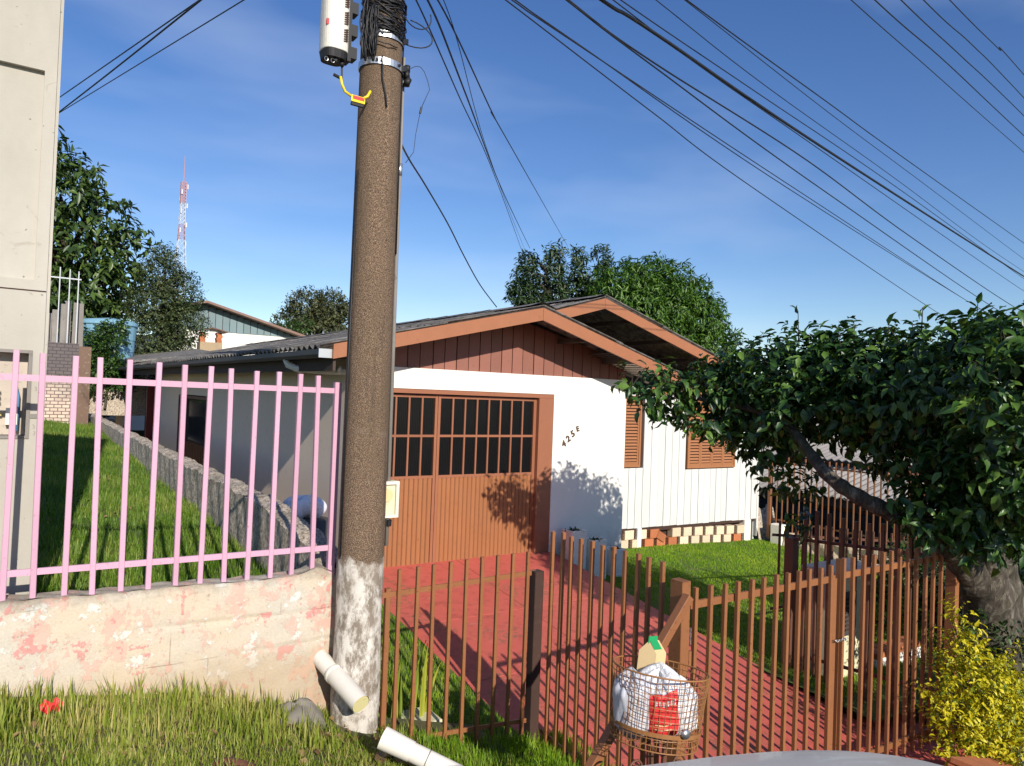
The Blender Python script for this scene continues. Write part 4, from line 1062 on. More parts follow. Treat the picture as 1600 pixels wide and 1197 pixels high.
for nm, x, w_, lab in (('gate_post', 3.315, .115, 'thick brown square gate post behind the rubbish basket'), ('gate_post', 6.60, .10, 'brown gate post at the right end of the gate beside the yellow bush')):
    t_ = thing(nm, (x, 3.02, .2), lab, 'post')
    piece('post_shaft', box_mesh('post_shaft', M['brown_bar'], w_*.62, w_*.85, 1, .004), t_, (x, 3.02, .1), (0, 0, 0), (1, 1, (1.955 if x < 4 else 1.80)-.1))
    MB().box(x-w_*.30, x+w_*.30, 3.02-w_*.41, 3.02+w_*.41, (1.956 if x < 4 else 1.801), (1.960 if x < 4 else 1.805)).build('cap', M['brown_bar'], t_)
piece('weld_plate', box_mesh('weld_plate', M['galv'], .004, .006, .10), g, (3.378, 2.99, 1.58))
ch = thing('chain', (4.92, 3.0, 1.37), 'small dark chain tying the two gate leaves together', 'chain')
for k in range(9):
    c = Vector((4.85+.017*k, 2.975+.004*math.sin(k), 1.375+.006*math.cos(k*1.4)))
    q = MB(); a_ = (k % 2)*math.pi/2
    q.tube([c+Vector((.013*math.cos(w), .008*math.sin(w)*math.cos(a_), .008*math.sin(w)*math.sin(a_)+.0)) for w in [i*math.pi/5 for i in range(11)]], .0028, 5); q.build('link', M['chrome'], ch, smooth=True)
br = MB().bar((3.285, 2.93, 1.89), (2.13, 2.93, .56), .05, .05); o = br.build('brace_beam', M['brown_bar'], bevel=.003); tag(o, 'slanting brown square brace beam leaning from the gate post to the ground', 'beam')

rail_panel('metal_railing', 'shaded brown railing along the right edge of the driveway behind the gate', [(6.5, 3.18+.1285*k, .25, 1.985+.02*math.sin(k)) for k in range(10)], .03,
           [((6.52, 3.1, 1.79), (6.52, 4.5, 1.69), .014, .03), ((6.52, 3.1, .66), (6.52, 4.5, .56), .014, .03)], [(6.52, 4.5, .3, 1.70, .10)], (6.5, 3.9, .3), mat='rust_shade_bar')  # darker bar colour stands in for the tree's shade on this railing
rail_panel('metal_railing', 'tall brown railing on the far right boundary beyond the lawn', [(12.1, 8.70-.118*k, .62, 2.05) for k in range(42)], .022,
           [((12.118, 8.85, 1.93), (12.118, 3.7, 1.93), .012, .03), ((12.118, 8.85, .86), (12.118, 3.7, .86), .012, .03)], [(12.1, 8.85, .5, 1.95, .07), (12.1, 6.2, .4, 2.0, .06)], (12.1, 6.3, .6))
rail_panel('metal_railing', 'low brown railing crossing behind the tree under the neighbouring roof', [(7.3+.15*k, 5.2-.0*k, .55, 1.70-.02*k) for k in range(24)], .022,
           [((7.2, 5.218, 1.55), (10.9, 5.218, 1.15), .012, .03), ((7.2, 5.218, .72), (10.9, 5.218, .60), .012, .03)], [], (9, 5.2, .5), mat='rust_shade_bar')
# low crumbling wall under the boundary railing
bwl = thing('crumbling_wall', (12.1, 7.2, .2), 'low crumbling cream brick wall under the far boundary railing', 'wall')
q = MB(); q.grid(lambda u, v: (11.98+.02*math.sin(u*60+v*9), 8.45-4.9*u, .1+(.55+.02*math.sin(u*21)+.015*math.sin(u*77))*v), 90, 10)
q.grid(lambda u, v: (11.98+.2*v, 8.45-4.9*u, .65+.02*math.sin(u*21)+.015*math.sin(u*77)), 90, 2); q.build('masonry', M['brick_white'], bwl)
q = MB(); q.box(11.95, 12.16, 8.47, 8.72, .1, .80); q.build('end_pier', M['whiteb'], bwl, bevel=.02)
q = MB(); q.grid(lambda u, v: (11.9+.55*u, 8.9+.8*v*.2+.02*math.sin(u*30), .3+.75*v+.05*math.sin(u*9+v*7)), 10, 10); q.build('earth_bank', M['mossy'], bwl)

# cream meter pillar behind the gate
cpil = thing('masonry_pillar', (6.95, 4.2, .2), 'cream plastered masonry pillar with a slotted box behind the right gate leaf', 'pillar')
MB().box(6.66, 7.36, 4.1, 4.42, .1, 1.38).build('body', M['cream'], cpil, bevel=.012)
MB().box(6.62, 7.40, 4.06, 4.46, 1.382, 1.43).build('coping', M['grey_wall'], cpil, bevel=.008)
MB().box(6.76, 6.98, 4.075, 4.098, .80, 1.22).build('meter_door', M['gutter'], cpil)
for k in range(8): MB().box(6.79, 6.95, 4.066, 4.074, .85+k*.042, .85+k*.042+.018).build('vent_slat', M['hole'], cpil)
wl = thing('low_wall', (8.0, 4.2, .1), 'low white plastered wall stub with an orange brick top behind the gate', 'wall')
MB().box(7.45, 8.35, 4.12, 4.32, 0, .44).build('plaster', M['whiteb'], wl, bevel=.01)
brm = box_mesh('brick', M['terracotta'], .2, .19, .06, .004)
for k in range(4): piece('brick', brm, wl, (7.56+k*.225, 4.22, .442), (0, 0, random.uniform(-.05, .05)))

# ------------------------------------------------------------ rubbish basket on a stand
rb = thing('rubbish_basket', (2.72, 2.66, .5), 'round brown wire mesh rubbish basket on a scrolled stand before the gate', 'rubbish basket')
BC = Vector((2.745, 2.63, 0)); zt_, zb2 = 1.665, 1.325; tilt = Matrix.Rotation(R(9), 3, 'Y') @ Matrix.Rotation(R(-3), 3, 'X')
def bk(w, v, k=0): 
    r_ = (.212+.026*v)+k; p = Vector((r_*math.cos(w), r_*math.sin(w), (zt_-zb2)*(v-.5))); p = tilt @ p; return BC+p+Vector((0, 0, (zt_+zb2)/2))
q = MB()
NW = 54
for k in range(NW):
    w = 2*math.pi*k/NW; q.tube([bk(w, v, .0015*math.sin(k*3+v*7)) for v in (0, .25, .5, .75, 1)], .0020, 4, False)
for j in range(1, 12):
    v = j/12; q.tube([bk(2*math.pi*i/48, v) for i in range(49)], .0020, 4, False)
q.build('wire_mesh', M['wire'], rb, kind='stuff')
for v, r_ in ((0, .0035), (1, .0045)):
    MB().tube([bk(2*math.pi*i/48, v) for i in range(49)], r_, 6, False).build('rim', M['wire'], rb, smooth=True)
q = MB(); n_ = 48
vs = [bk(2*math.pi*i/n_, v, .004) for v in (.20, .255) for i in range(n_)]+[bk(2*math.pi*i/n_, v, .007) for v in (.20, .255) for i in range(n_)]
q.add(vs, [(2*n_+i, 2*n_+(i+1) % n_, 3*n_+(i+1) % n_, 3*n_+i) for i in range(n_)]+[(n_+i, n_+(i+1) % n_, (i+1) % n_, i) for i in range(n_)]+[(n_+i, 3*n_+i, 3*n_+(i+1) % n_, n_+(i+1) % n_) for i in range(n_)]+[(i, (i+1) % n_, 2*n_+(i+1) % n_, 2*n_+i) for i in range(n_)])
q.build('flat_band', M['wire'], rb)
q = MB()
for k in range(8): w = math.pi*k/8; q.tube([bk(w, .02), bk(w+math.pi, .02)], .002, 4, False)
for s in (.33, .66): q.tube([BC+(bk(2*math.pi*i/32, .02)-BC)*1.0 - (bk(2*math.pi*i/32, .02)-bk(0, .02)*.5-bk(math.pi, .02)*.5)*s for i in range(33)], .002, 4, False)
q.build('base_mesh', M['wire'], rb)
p = bk(-1.75, .30, .012); MB().tube([p, p+Vector((-.003, -.012, 0))], .022, 14).build('bolt_cap', M['galv'], rb, smooth=True)
for a_, b_ in (((-.05, -.02), (-.02, -.02)), ((.03, -.03), (.01, .0)), ((.0, .05), (.02, .03)), ((.07, 0), (.03, 0))):
    MB().bar(BC+Vector((a_[0], a_[1], 1.30)), BC+Vector((b_[0], b_[1], .35)), .016, .016).build('stand_leg', M['rust_shade_bar'], rb)
def scroll(c, s, fl):
    pts = [Vector(c)+Vector((fl*s*(1-i/26*.75)*math.cos(i*.36), 0, s*(1-i/26*.75)*math.sin(i*.36))) for i in range(26)]
    MB().tube(pts, .006, 6).build('scroll', M['rust_shade_bar'], rb, smooth=True)
scroll((2.585, 2.60, 1.22), .05, -1); scroll((2.90, 2.62, 1.16), .05, 1); scroll((2.57, 2.60, 1.06), .05, -1); scroll((2.93, 2.62, 1.02), .045, 1)
MB().bar((2.62, 2.62, 1.16), (2.80, 2.62, 1.16), .014, .02).build('cross_bar', M['rust_shade_bar'], rb)

def bag(name, c, rx, ry, h, m, label, seed, cat='bag', peak=0.0, lean=(0, 0)):
    rs = random.Random(seed); ph = [rs.uniform(0, 6) for _ in range(8)]
    def f(u, v):
        w = 2*math.pi*u; e = min(1, (v*4+.25))**.5 if v < .7 else max(.02, (1-((v-.7)/.3)**2.2))
        cr = .050*abs(math.sin(3.5*w*2/2+ph[0]+v*3.1))+.035*abs(math.sin(5*w+ph[1]-v*5))+.02*abs(math.sin(11*w+ph[2]+v*8))
        wr = 1.04-cr*(.5+v)
        zz = c[2]+h*v+.022*math.sin(2*w+ph[3])*v+.012*abs(math.sin(6*w+ph[4]))*v+peak*v*v*math.cos(w-ph[5])
        return (c[0]+rx*e*wr*math.cos(w)+lean[0]*v, c[1]+ry*e*wr*math.sin(w)+lean[1]*v, zz)
    q = MB(); q.grid(f, 72, 26); o = len(q.v)
    ctr = [sum(q.v[-73+i][k] for i in range(72))/72 for k in range(3)]
    q.v.append((ctr[0], ctr[1], ctr[2]+.01)); q.f += [(o-73+i, o-72+i, o) for i in range(72)]; q.mi += [0]*72
    t_ = thing(name, c, label, cat); q.build('film', m, t_, smooth=True); return t_, f
tb1, fb1 = bag('plastic_bag', (2.735, 2.61, 1.35), .118, .130, .325, M['bagw'], 'white plastic bag with red print in the middle of the basket', 3, peak=.02)
def patch(f, u0, u1, v0, v1, k, m, name, par, n1=16, n2=14):
    def g(u, v):
        a = Vector(f(u0+(u1-u0)*u, v0+(v1-v0)*v)); c = Vector((2.735, 2.61, a.z)); d = (a-c).normalized(); return tuple(a+d*k)
    q = MB(); q.grid(g, n1, n2); q.build(name, m, par, smooth=False)
patch(fb1, .560, .750, .06, .80, .004, M['red'], 'red_print', tb1)
for v in (.70, .655): 
    for u in (.595, .618, .641, .664, .687, .710): patch(fb1, u, u+.013, v-.04, v-.005, .006, M['bagw'], 'lettering', tb1, 2, 2)
for v in (.16, .24, .31): patch(fb1, .60+.02*math.sin(v*40), .70, v, v+.018, .006, M['carton'], 'lettering', tb1, 6, 2)
bag('plastic_bag', (2.615, 2.66, 1.36), .095, .10, .30, M['bagg'], 'greyish white plastic bag squeezed at the left side of the basket', 8, lean=(-.02, 0))
bag('plastic_bag', (2.87, 2.60, 1.34), .090, .10, .25, M['bagw'], 'knotted white plastic bag at the right side of the basket', 12)
jc = thing('juice_carton', (2.72, 2.72, 1.60), 'cream drink carton with green gable top sticking out of the rubbish', 'carton')
q = MB(); rot = Matrix.Rotation(R(20), 3, 'Z') @ Matrix.Rotation(R(12), 3, 'Y'); c0 = Vector((2.765, 2.71, 1.56))
def cv(x, y, z): return tuple(c0+rot @ Vector((x, y, z)))
w_, d_, h_, g_ = .062, .048, .16, .215
q.add([cv(-w_,-d_,0),cv(w_,-d_,0),cv(w_,d_,0),cv(-w_,d_,0),cv(-w_,-d_,h_),cv(w_,-d_,h_),cv(w_,d_,h_),cv(-w_,d_,h_),cv(-w_,0,g_),cv(w_,0,g_)],
      [(0,1,5,4),(1,2,6,5),(2,3,7,6),(3,0,4,7),(4,5,9,8),(6,7,8,9),(5,6,9),(7,4,8),(3,2,1,0)])
q.build('body', M['carton'], jc)
q = MB(); q.add([cv(-w_*1.02,-.003,g_-.012),cv(w_*.6,-.003,g_-.012),cv(w_*.6,-.003,g_+.022),cv(-w_*1.02,-.003,g_+.022),cv(-w_*1.02,.003,g_-.012),cv(w_*.6,.003,g_-.012),cv(w_*.6,.003,g_+.022),cv(-w_*1.02,.003,g_+.022)],
                [(0,1,2,3),(5,4,7,6),(0,4,5,1),(1,5,6,2),(2,6,7,3),(3,7,4,0)]); q.build('top_fin', M['green'], jc)
q = MB(); k = .002
q.add([cv(-w_*1.0,-d_*.75,h_+.018),cv(w_*.5,-d_*.75,h_+.018),cv(w_*.5,-k-.003,g_+.001),cv(-w_*1.0,-k-.003,g_+.001)], [(0,1,2,3)]); q.build('green_panel', M['green'], jc)
MB().tube([cv(w_*1.01, -.005, h_*.72), cv(w_*1.10, -.005, h_*.72)], .012, 10).build('stain', M['terracotta'], jc)

# ------------------------------------------------------------ snake plant in a box by the pole
sp = thing('snake_plant', (2.55, 4.95, .45), 'upright yellow edged snake plant behind the railing by the pole', 'plant')
def sblade(x, y, z, h, w, lx, ly, rn):
    n_ = 7; q = MB(); L_ = []; 
    for i in range(n_+1):
        u = i/n_; ww = w*(1-u**3)*(0.75+.5*u*(1-u)*2); c = Vector((x+lx*u*u, y+ly*u*u, z+h*u))
        L_ += [c+Vector((-ww/2, 0, 0)), c+Vector((0, .012, 0)), c+Vector((ww/2, 0, 0))]
    q.add(L_, [(i*3+j, i*3+j+1, i*3+j+4, i*3+j+3) for i in range(n_) for j in (0, 1)])
    o = q.build('leaf', M['snake'], sp, smooth=True)
    at = o.data.attributes.new('rnd', 'FLOAT', 'POINT'); at.data.foreach_set('value', [rn+(.45 if k % 3 != 1 else 0) for k in range(len(L_))])
for a_ in ((2.42,4.92,.50,.55,.045,.05,0,.2),(2.47,4.98,.50,.48,.05,-.04,0,.4),(2.56,4.9,.50,.66,.05,.10,0,.3),(2.60,5.0,.50,.50,.05,.16,.02,.5),(2.66,4.93,.50,.62,.045,.03,0,.55),(2.52,5.02,.5,.42,.05,-.01,0,.15),(2.72,4.98,.5,.45,.04,.12,0,.5)): sblade(*a_)
MB().box(2.40, 2.78, 4.82, 5.1, .40, .58).build('planter_box', M['cream'], sp, bevel=.008)

# loose stones, brick tiles, brown lid
def rock(name, c, r_, m, label, seed, cat='stone', sc=(1, 1, .7)):
    rs = random.Random(seed); ph = [rs.uniform(0, 6) for _ in range(5)]
    def f(u, v):
        w = u*2*math.pi; p = v*math.pi; k = r_*(1+.14*math.sin(3*w+ph[0]+2*p)+.10*math.sin(5*p+ph[1]+w)+.06*math.sin(9*w+ph[2])*math.sin(p))
        if v in (0, 1): k = r_
        return (c[0]+k*sc[0]*math.sin(p)*math.cos(w), c[1]+k*sc[1]*math.sin(p)*math.sin(w), c[2]+k*sc[2]*math.cos(p))
    q = MB(); q.grid(f, 22, 14); tag(q.build(name, m, smooth=True), label, cat)
rock('stone', (1.52, 4.42, .99), .15, M['stone'], 'rounded grey rubble lump at the foot of the pole', 2)
rock('stone', (.88, 3.62, 1.16), .12, M['redstone'], 'reddish brown stone half sunk in the verge grass', 5, sc=(1.5, 1, .5))
rock('stone', (5.35, 2.36, .30), .26, M['stone'], 'grey stone edging lump right of the driveway mouth', 9, sc=(1.0, .7, .95))
rt_ = thing('clay_tile_stack', (5.9, 2.42, .4), 'stack of red clay tiles under the yellow bush', 'tiles')
for k in range(4):
    q = MB(); q.box(5.55, 6.25, 2.30, 2.55, 0, .045); o = q.build('clay_tile', M['terracotta'], rt_, bevel=.006); o.location = (5.86+.02*k, 2.42, .30+.05*k); o.rotation_euler = (0, .26, random.uniform(-.06, .06))
rk = thing('litter_wrapper', (.42, 4.15, 1.42), 'crumpled red snack wrapper lying in the verge grass', 'litter')
q = MB(); q.grid(lambda u, v: (.20+.10*u, 4.30+.04*v, 1.365+.025*math.sin(u*14+v*5)+.02*v), 12, 5); q.build('foil', M['red'], rk)

# ------------------------------------------------------------ trees and shrubs
def crown_pts(blobs, n, shell=.55):
    vol = np.array([b[3]**2.2 for b in blobs]); k = rng.choice(len(blobs), n, p=vol/vol.sum())
    d = norm(rng.normal(size=(n, 3))); r_ = (shell+(1-shell)*rng.random(n)**.6)
    B = np.array([b[:3] for b in blobs])[k]; S = np.array([[b[3]*(b[4] if len(b) > 4 else 1.0)]*2+[b[3]] for b in blobs])[k]
    return B+d*S*r_[:, None], d
def foliage(blobs, ntw, per, twl, ls, lw_, shell=.5, droop=.2, upb=.3, leaf=(LEAF_V, LEAF_F), spread=1.0, jit=0.25, face=0.0):
    P, D = crown_pts(blobs, ntw, shell)
    T = norm(D*.9+rng.normal(size=P.shape)*.55+np.array([0, 0, upb]))
    pos = []; ax = []; nr = []; sz = []
    for j in range(per):
        u = (j+.5)/per; side = norm(np.cross(T, rng.normal(size=P.shape)))
        base = P+T*twl*(u-.3)[..., None] if False else P+T*(twl*(u-.3))
        a = norm(T*.55+side*spread+np.array([0, 0, -droop])+rng.normal(size=P.shape)*jit)
        n_ = norm(np.cross(a, np.cross(np.array([0, 0, 1.0]), a))+rng.normal(size=P.shape)*.35+T*.3+D*face)
        pos.append(base); ax.append(a); nr.append(n_); sz.append(ls*(.42+.88*rng.random(len(P))))
    pos = np.concatenate(pos); ax = np.concatenate(ax); nr = np.concatenate(nr); sz = np.concatenate(sz)
    return pos, frames(ax, nr, sz*lw_, sz, sz), leaf, (P, T)

CROWN = [(4.92,5.2,3.211,.12),(5.194,5.0,3.083,.25),(5.598,4.8,3.038,.38),(6.008,4.6,3.13,.50),(5.958,4.4,2.665,.28),(6.18,4.3,2.276,.19),(5.941,4.0,3.20,.52),(6.085,3.6,3.22,.50),(6.45,3.8,2.88,.27),
(5.972,3.1,3.194,.50),(6.097,3.1,2.72,.33),(5.917,2.6,3.197,.52),(5.916,2.5,2.66,.42),(6.05,2.8,2.35,.24),(5.581,2.1,3.21,.52),(5.982,2.2,2.687,.43),(6.248,2.5,2.36,.20),(6.249,4.3,1.907,.10),(6.7,3.4,3.1,.5),(6.8,2.7,2.7,.5),(6.6,2.3,3.2,.5),(7.2,2.9,2.7,.45),(7.0,2.9,2.35,.25),(6.1,2.6,2.15,.24),(6.45,2.6,2.1,.24),(6.6,2.6,2.35,.32),(5.85,2.9,2.25,.22),(6.6,4.3,3.2,.4)]
ct = thing('camellia_tree', (7.6, 3.2, .2), 'broad dark glossy leaved tree spreading over the gate at the right', 'tree')
pos, FR, lf, (TP, TT) = foliage(CROWN, 4300, 6, .18, .096, .54, shell=.45, droop=.5, upb=.25, face=.8)
CC = np.array([0, 0, 3.0]); dist = np.linalg.norm(pos-CC, axis=1)
inv = norm(pos-CC)@np.array([fw.x, fw.y, fw.z]); vis = inv > .80
# outermost and nearest leaves are single parts
order = np.argsort(np.where(vis, dist, 99)); near = order[:290]; rest = order[290:]
rn = rng.random(len(pos))
link_mesh('crown', scatter('crown', *lf, FR[rest], pos[rest], M['camellia'], rn[rest], True), ct, 'stuff')
lm = []
for g_ in range(6):
    s = .088; me = scatter('leaf', *lf, np.array([np.diag([s*.5, s, s])]), np.zeros((1, 3)), M['camellia'], np.array([[.1, .3, .5, .65, .8, .97][g_]]), True); lm.append(me)
for i in near:
    A_ = FR[i]; s = np.linalg.norm(A_[:, 1])/.088; Rm = A_/np.linalg.norm(A_, axis=0, keepdims=True)
    o = bpy.data.objects.new('leaf', lm[int(rn[i]*5.99)]); COL.objects.link(o)
    o.rotation_euler = Matrix(Rm.tolist()).to_euler(); o.location = pos[i]; o.scale = (s, s, s); attach(o, ct)
q = MB()
for P_, T_ in list(zip(TP, TT))[:900]:
    q.tube([Vector(P_-T_*.12), Vector(P_), Vector(P_+T_*.10)], [.005, .004, .002], 4, False)
q.build('twigs', M['bark_dark'], ct, kind='stuff')
def limb(pts, rs, name='limb', m='bark_dark', par=None):
    pts = [Vector(p) for p in pts]; out = []; ro = []
    for i in range(len(pts)-1):
        p0, p1, p2, p3 = pts[max(i-1, 0)], pts[i], pts[i+1], pts[min(i+2, len(pts)-1)]
        for k in range(6):
            u = k/6; out.append(.5*((2*p1)+(p2-p0)*u+(2*p0-5*p1+4*p2-p3)*u*u+(3*p1-p0-3*p2+p3)*u**3)); ro.append((rs[i]*(1-u)+rs[i+1]*u)*(1+.10*math.sin(i*5+k*2.1)))
    out.append(pts[-1]); ro.append(rs[-1])
    return MB().tube(out, ro, 14).build(name, M[m], par, smooth=True)
limb([(7.30,2.97,-.1),(7.24,2.96,.6),(7.14,2.95,1.3),(6.85,2.95,1.68)], [.34,.25,.22,.21], 'trunk', 'bark', ct)
limb([(7.75,2.9,-.05),(7.68,2.9,.7),(7.5,2.92,1.3),(7.3,2.92,1.7)], [.18,.13,.11,.09], 'trunk', 'bark', ct)
limb([(6.95,2.95,1.55),(6.5,2.97,1.86),(6.13,3.05,2.10),(5.83,3.15,2.195),(5.62,3.3,2.31),(5.54,3.5,2.45),(5.66,3.8,2.66),(5.8,4.2,3.0)], [.18,.11,.085,.07,.06,.055,.045,.02], 'limb', 'bark', ct)
limb([(6.9,2.95,1.6),(6.5,2.95,2.1),(6.15,3.0,2.55),(6.0,3.2,3.1)], [.17,.11,.08,.04], 'limb', 'bark', ct)
limb([(6.95,2.93,1.6),(6.6,2.75,2.2),(6.2,2.5,2.8),(5.9,2.3,3.3)], [.17,.11,.07,.04], 'limb', 'bark', ct)
limb([(5.7,3.9,2.75),(5.65,4.3,2.95),(5.4,4.8,3.05),(5.0,5.15,3.2)], [.035,.028,.02,.010], 'limb', 'bark', ct)
limb([(7.1,2.95,1.5),(7.0,3.2,2.3),(6.8,3.6,3.0)], [.15,.10,.05], 'limb', 'bark', ct)
for a_, b_ in (((5.95,4.1,3.6),(5.93,4.1,3.88)),((5.75,2.9,3.6),(5.76,2.9,3.80)),((5.95,2.6,3.6),(5.96,2.6,3.82)),((5.5,2.1,3.6),(5.52,2.1,3.78))):
    MB().tube([a_, b_], [.006, .003], 5).build('shoot', M['bark_dark'], ct)
    p_ = np.array([b_, b_, b_, a_]); p_[1, 2] -= .08; p_[2, 2] -= .03; ax = norm(rng.normal(size=(4, 3))*.8+np.array([.3, -.3, .1])); s = np.full(4, .09)
    link_mesh('shoot_leaves', scatter('shoot_leaves', *lf, frames(ax, norm(rng.normal(size=(4, 3))*.4+np.array([0, 0, 1.])), s*.5, s, s), p_, M['camellia'], None, True), ct)

# yellow green bush at the lower right
DUR = [(6.15,2.70,1.10,.22),(6.25,2.65,.85,.28),(6.45,2.60,.70,.28),(6.0,2.70,.62,.20),(6.35,2.6,.45,.25),(6.75,2.6,.55,.26),(6.05,2.70,1.42,.10),(6.95,2.6,.95,.15),(6.7,2.6,.85,.16),(5.85,2.72,.90,.11)]
du = thing('golden_bush', (6.4, 2.68, .2), 'bright yellow green leafy bush in front of the gate end', 'bush')
pos, FR, lf2, (TP, TT) = foliage(DUR, 820, 8, .17, .046, .50, shell=.25, droop=.1, upb=.5)
rn = rng.random(len(pos))
link_mesh('foliage', scatter('foliage', *lf2, FR, pos, M['duranta'], rn, True), du, 'stuff')
q = MB()
for P_, T_ in list(zip(TP, TT))[:300]: q.tube([Vector((6.4, 2.7, .25))*.15+Vector(P_)*.85, Vector(P_+T_*.06)], [.004, .002], 4, False)
q.build('stems', M['bark'], du, kind='stuff')
DRK = [(7.2,2.75,.85,.35),(7.5,2.7,.5,.4),(7.9,2.6,.8,.4),(7.1,2.75,.35,.3),(6.9,2.9,1.15,.18)]
ds = thing('shaded_shrub', (7.4, 2.9, .1), 'dark green shrub behind the yellow bush at the foot of the tree', 'bush')
pos, FR, lf2, (TP, TT) = foliage(DRK, 700, 6, .14, .055, .5, shell=.3, droop=.1, upb=.4)
link_mesh('foliage', scatter('foliage', *lf2, FR, pos, M['dark_shrub'], None, True), ds, 'stuff')
MB().tube([(7.4,2.9,0),(7.4,2.85,.6),(7.3,2.8,.9)], [.02,.015,.006], 6).build('stem', M['bark'], ds)
YSH = [(8.6,4.9,.8,.35),(8.9,4.7,1.1,.3),(9.3,4.9,.6,.4),(9.9,5.0,.9,.5)]
ds = thing('garden_shrub', (9.0, 4.9, .2), 'mixed green shrub seen through the right gate leaf', 'bush')
pos, FR, lf2, (TP, TT) = foliage(YSH, 600, 6, .14, .06, .5, shell=.2, droop=.1, upb=.4)
link_mesh('foliage', scatter('foliage', *lf2, FR, pos, M['vine'], None, True), ds, 'stuff')
MB().tube([(9.0,4.9,.2),(9.0,4.9,.9)], [.02,.008], 6).build('stem', M['bark'], ds)
HED = [(9.6,4.3,.7,.55),(10.6,4.2,.6,.6),(11.6,4.0,.7,.6),(10.0,3.4,.9,.6),(9.0,3.5,1.0,.5),(10.8,3.1,.8,.7),(8.4,3.0,1.3,.45),(8.3,3.1,2.0,.45)]  # foliage mass added to keep the area behind the trunk dark
ds = thing('hedge', (10.3, 4.0, 0), 'added dark hedge mass filling the dark gap behind the tree trunk', 'hedge')
pos, FR, lf2, (TP, TT) = foliage(HED, 1500, 6, .2, .10, .5, shell=.2, droop=.2, upb=.3)
link_mesh('foliage', scatter('foliage', *lf2, FR, pos, M['dark_shrub'], None, True), ds, 'stuff')
MB().tube([(10.3,4.0,-.2),(10.3,4.0,.9)], [.05,.02], 6).build('stem', M['bark_dark'], ds)

def bgtree(name, label, blobs, base, mat, ntw, per, twl, ls, lw_, trunk_r, shell=.5, droop=.3, upb=.2, group=None, leaf=(LEAF2_V, LEAF2_F), spread=1.0, nl=7, bm='bark_dark', face=.7):
    t_ = thing(name, base, label, 'tree', group)
    pos, FR, lf_, (P_, T_) = foliage(blobs, ntw, per, twl, ls, lw_, shell, droop, upb, leaf, spread, .25, face)
    link_mesh('crown', scatter('crown', *lf_, FR, pos, M[mat], np.clip(.5+.33*rng.normal(size=len(pos)), 0, 1), True), t_, 'stuff')
    c = np.mean([b[:3] for b in blobs], axis=0); top = Vector((c[0], c[1], c[2]))
    limb([base, (Vector(base)*.5+top*.5), top], [trunk_r, trunk_r*.75, trunk_r*.4], 'trunk', bm, t_)
    for b in blobs[:nl]:
        limb([Vector(base)*.45+top*.55, (Vector(b[:3])+top)/2+Vector((0, 0, -.1*b[3])), b[:3]], [trunk_r*.45, trunk_r*.3, trunk_r*.1], 'limb', bm, t_)
    return t_
# big tree on the left, leaves in drooping bunches
bgtree('broadleaf_tree', 'large dark broad leaved tree rising behind the concrete panel', [(-1.5,29,7.9,2.2),(0.2,29,10.4,1.3),(1.2,29,9.2,1.3),(2.3,29,8.5,1.1),(3.3,29,7.6,.9),(1.0,28.6,6.9,1.5),(2.3,28.6,6.3,1.4),(.6,29,5.6,1.4),(1.9,28.6,5.2,1.1),(3.2,29,6.3,.8),(.3,29,11.2,.6),(1.9,29,10.1,.5)],
       (1.0, 29.5, 2.4), 'big_leaf', 1500, 8, .5, .36, .36, .28, shell=.35, droop=.75, upb=.0)
bgtree('bushy_tree', 'rounded fine leaved dark tree beside the blue grey house', [(4.1,27,6.6,.75),(4.6,27,6.0,.85),(3.9,27,5.5,.9),(4.8,27,5.1,.85),(4.1,27,4.6,.9),(4.6,27,4.0,.7),(4.2,27,7.2,.4),(3.7,27,3.6,.6)],
       (4.3, 27.2, 2.4), 'fine_leaf', 3000, 8, .28, .11, .42, .14, shell=.35, droop=.1, upb=.5)
bgtree('round_tree', 'olive green rounded treetop beyond the roof left of the pole', [(15.2,45,7.8,1.4),(16.6,45,8.0,1.3),(17.6,45,7.4,1.2),(14.2,45,6.8,1.1),(16,45,6.6,1.6)],
       (16, 45.5, 2.5), 'olive', 2200, 8, .45, .20, .45, .25, shell=.5, droop=.1, upb=.5)
bgtree('small_tree', 'loose small leafy tree above the roof beside the white house wall', [(12.0,41,5.9,.55),(12.8,41,6.2,.6),(13.6,41,6.5,.5),(12.9,41,5.6,.7),(11.2,41,5.6,.4)],
       (12.6, 41, 2.8), 'vine', 300, 8, .4, .17, .45, .10, shell=.2, droop=.1, upb=.6)
s_ = 1.25
def sc(b, k=s_): return (b[0]*k, b[1]*k, 3+(b[2]-3)*k, b[3]*k)
bgtree('evergreen_tree', 'dark four topped evergreen tree behind the garage gable', [sc(b) for b in [(14.1,20,7.45,.30),(14.1,20,6.95,.42),(14.0,20,6.45,.5),(14.5,20,6.1,.5),(15.2,20,8.05,.26),(15.2,20,7.55,.34),(15.25,20,7.0,.40),(15.3,20,6.5,.45),(16.3,20,7.95,.28),(16.3,20,7.4,.36),(16.3,20,6.85,.45),(17.35,20,8.15,.30),(17.4,20,7.55,.36),(17.35,20,6.95,.45),(16.8,20,6.4,.5),(15.0,20,5.8,.6),(16.6,20,5.9,.7),(13.7,20,6.3,.25),(17.9,20,6.7,.35)]],
       (19.5, 25, -.5), 'mango_dark', 1500, 9, .34, .25, .26, .22, shell=.5, droop=.5, upb=.5)
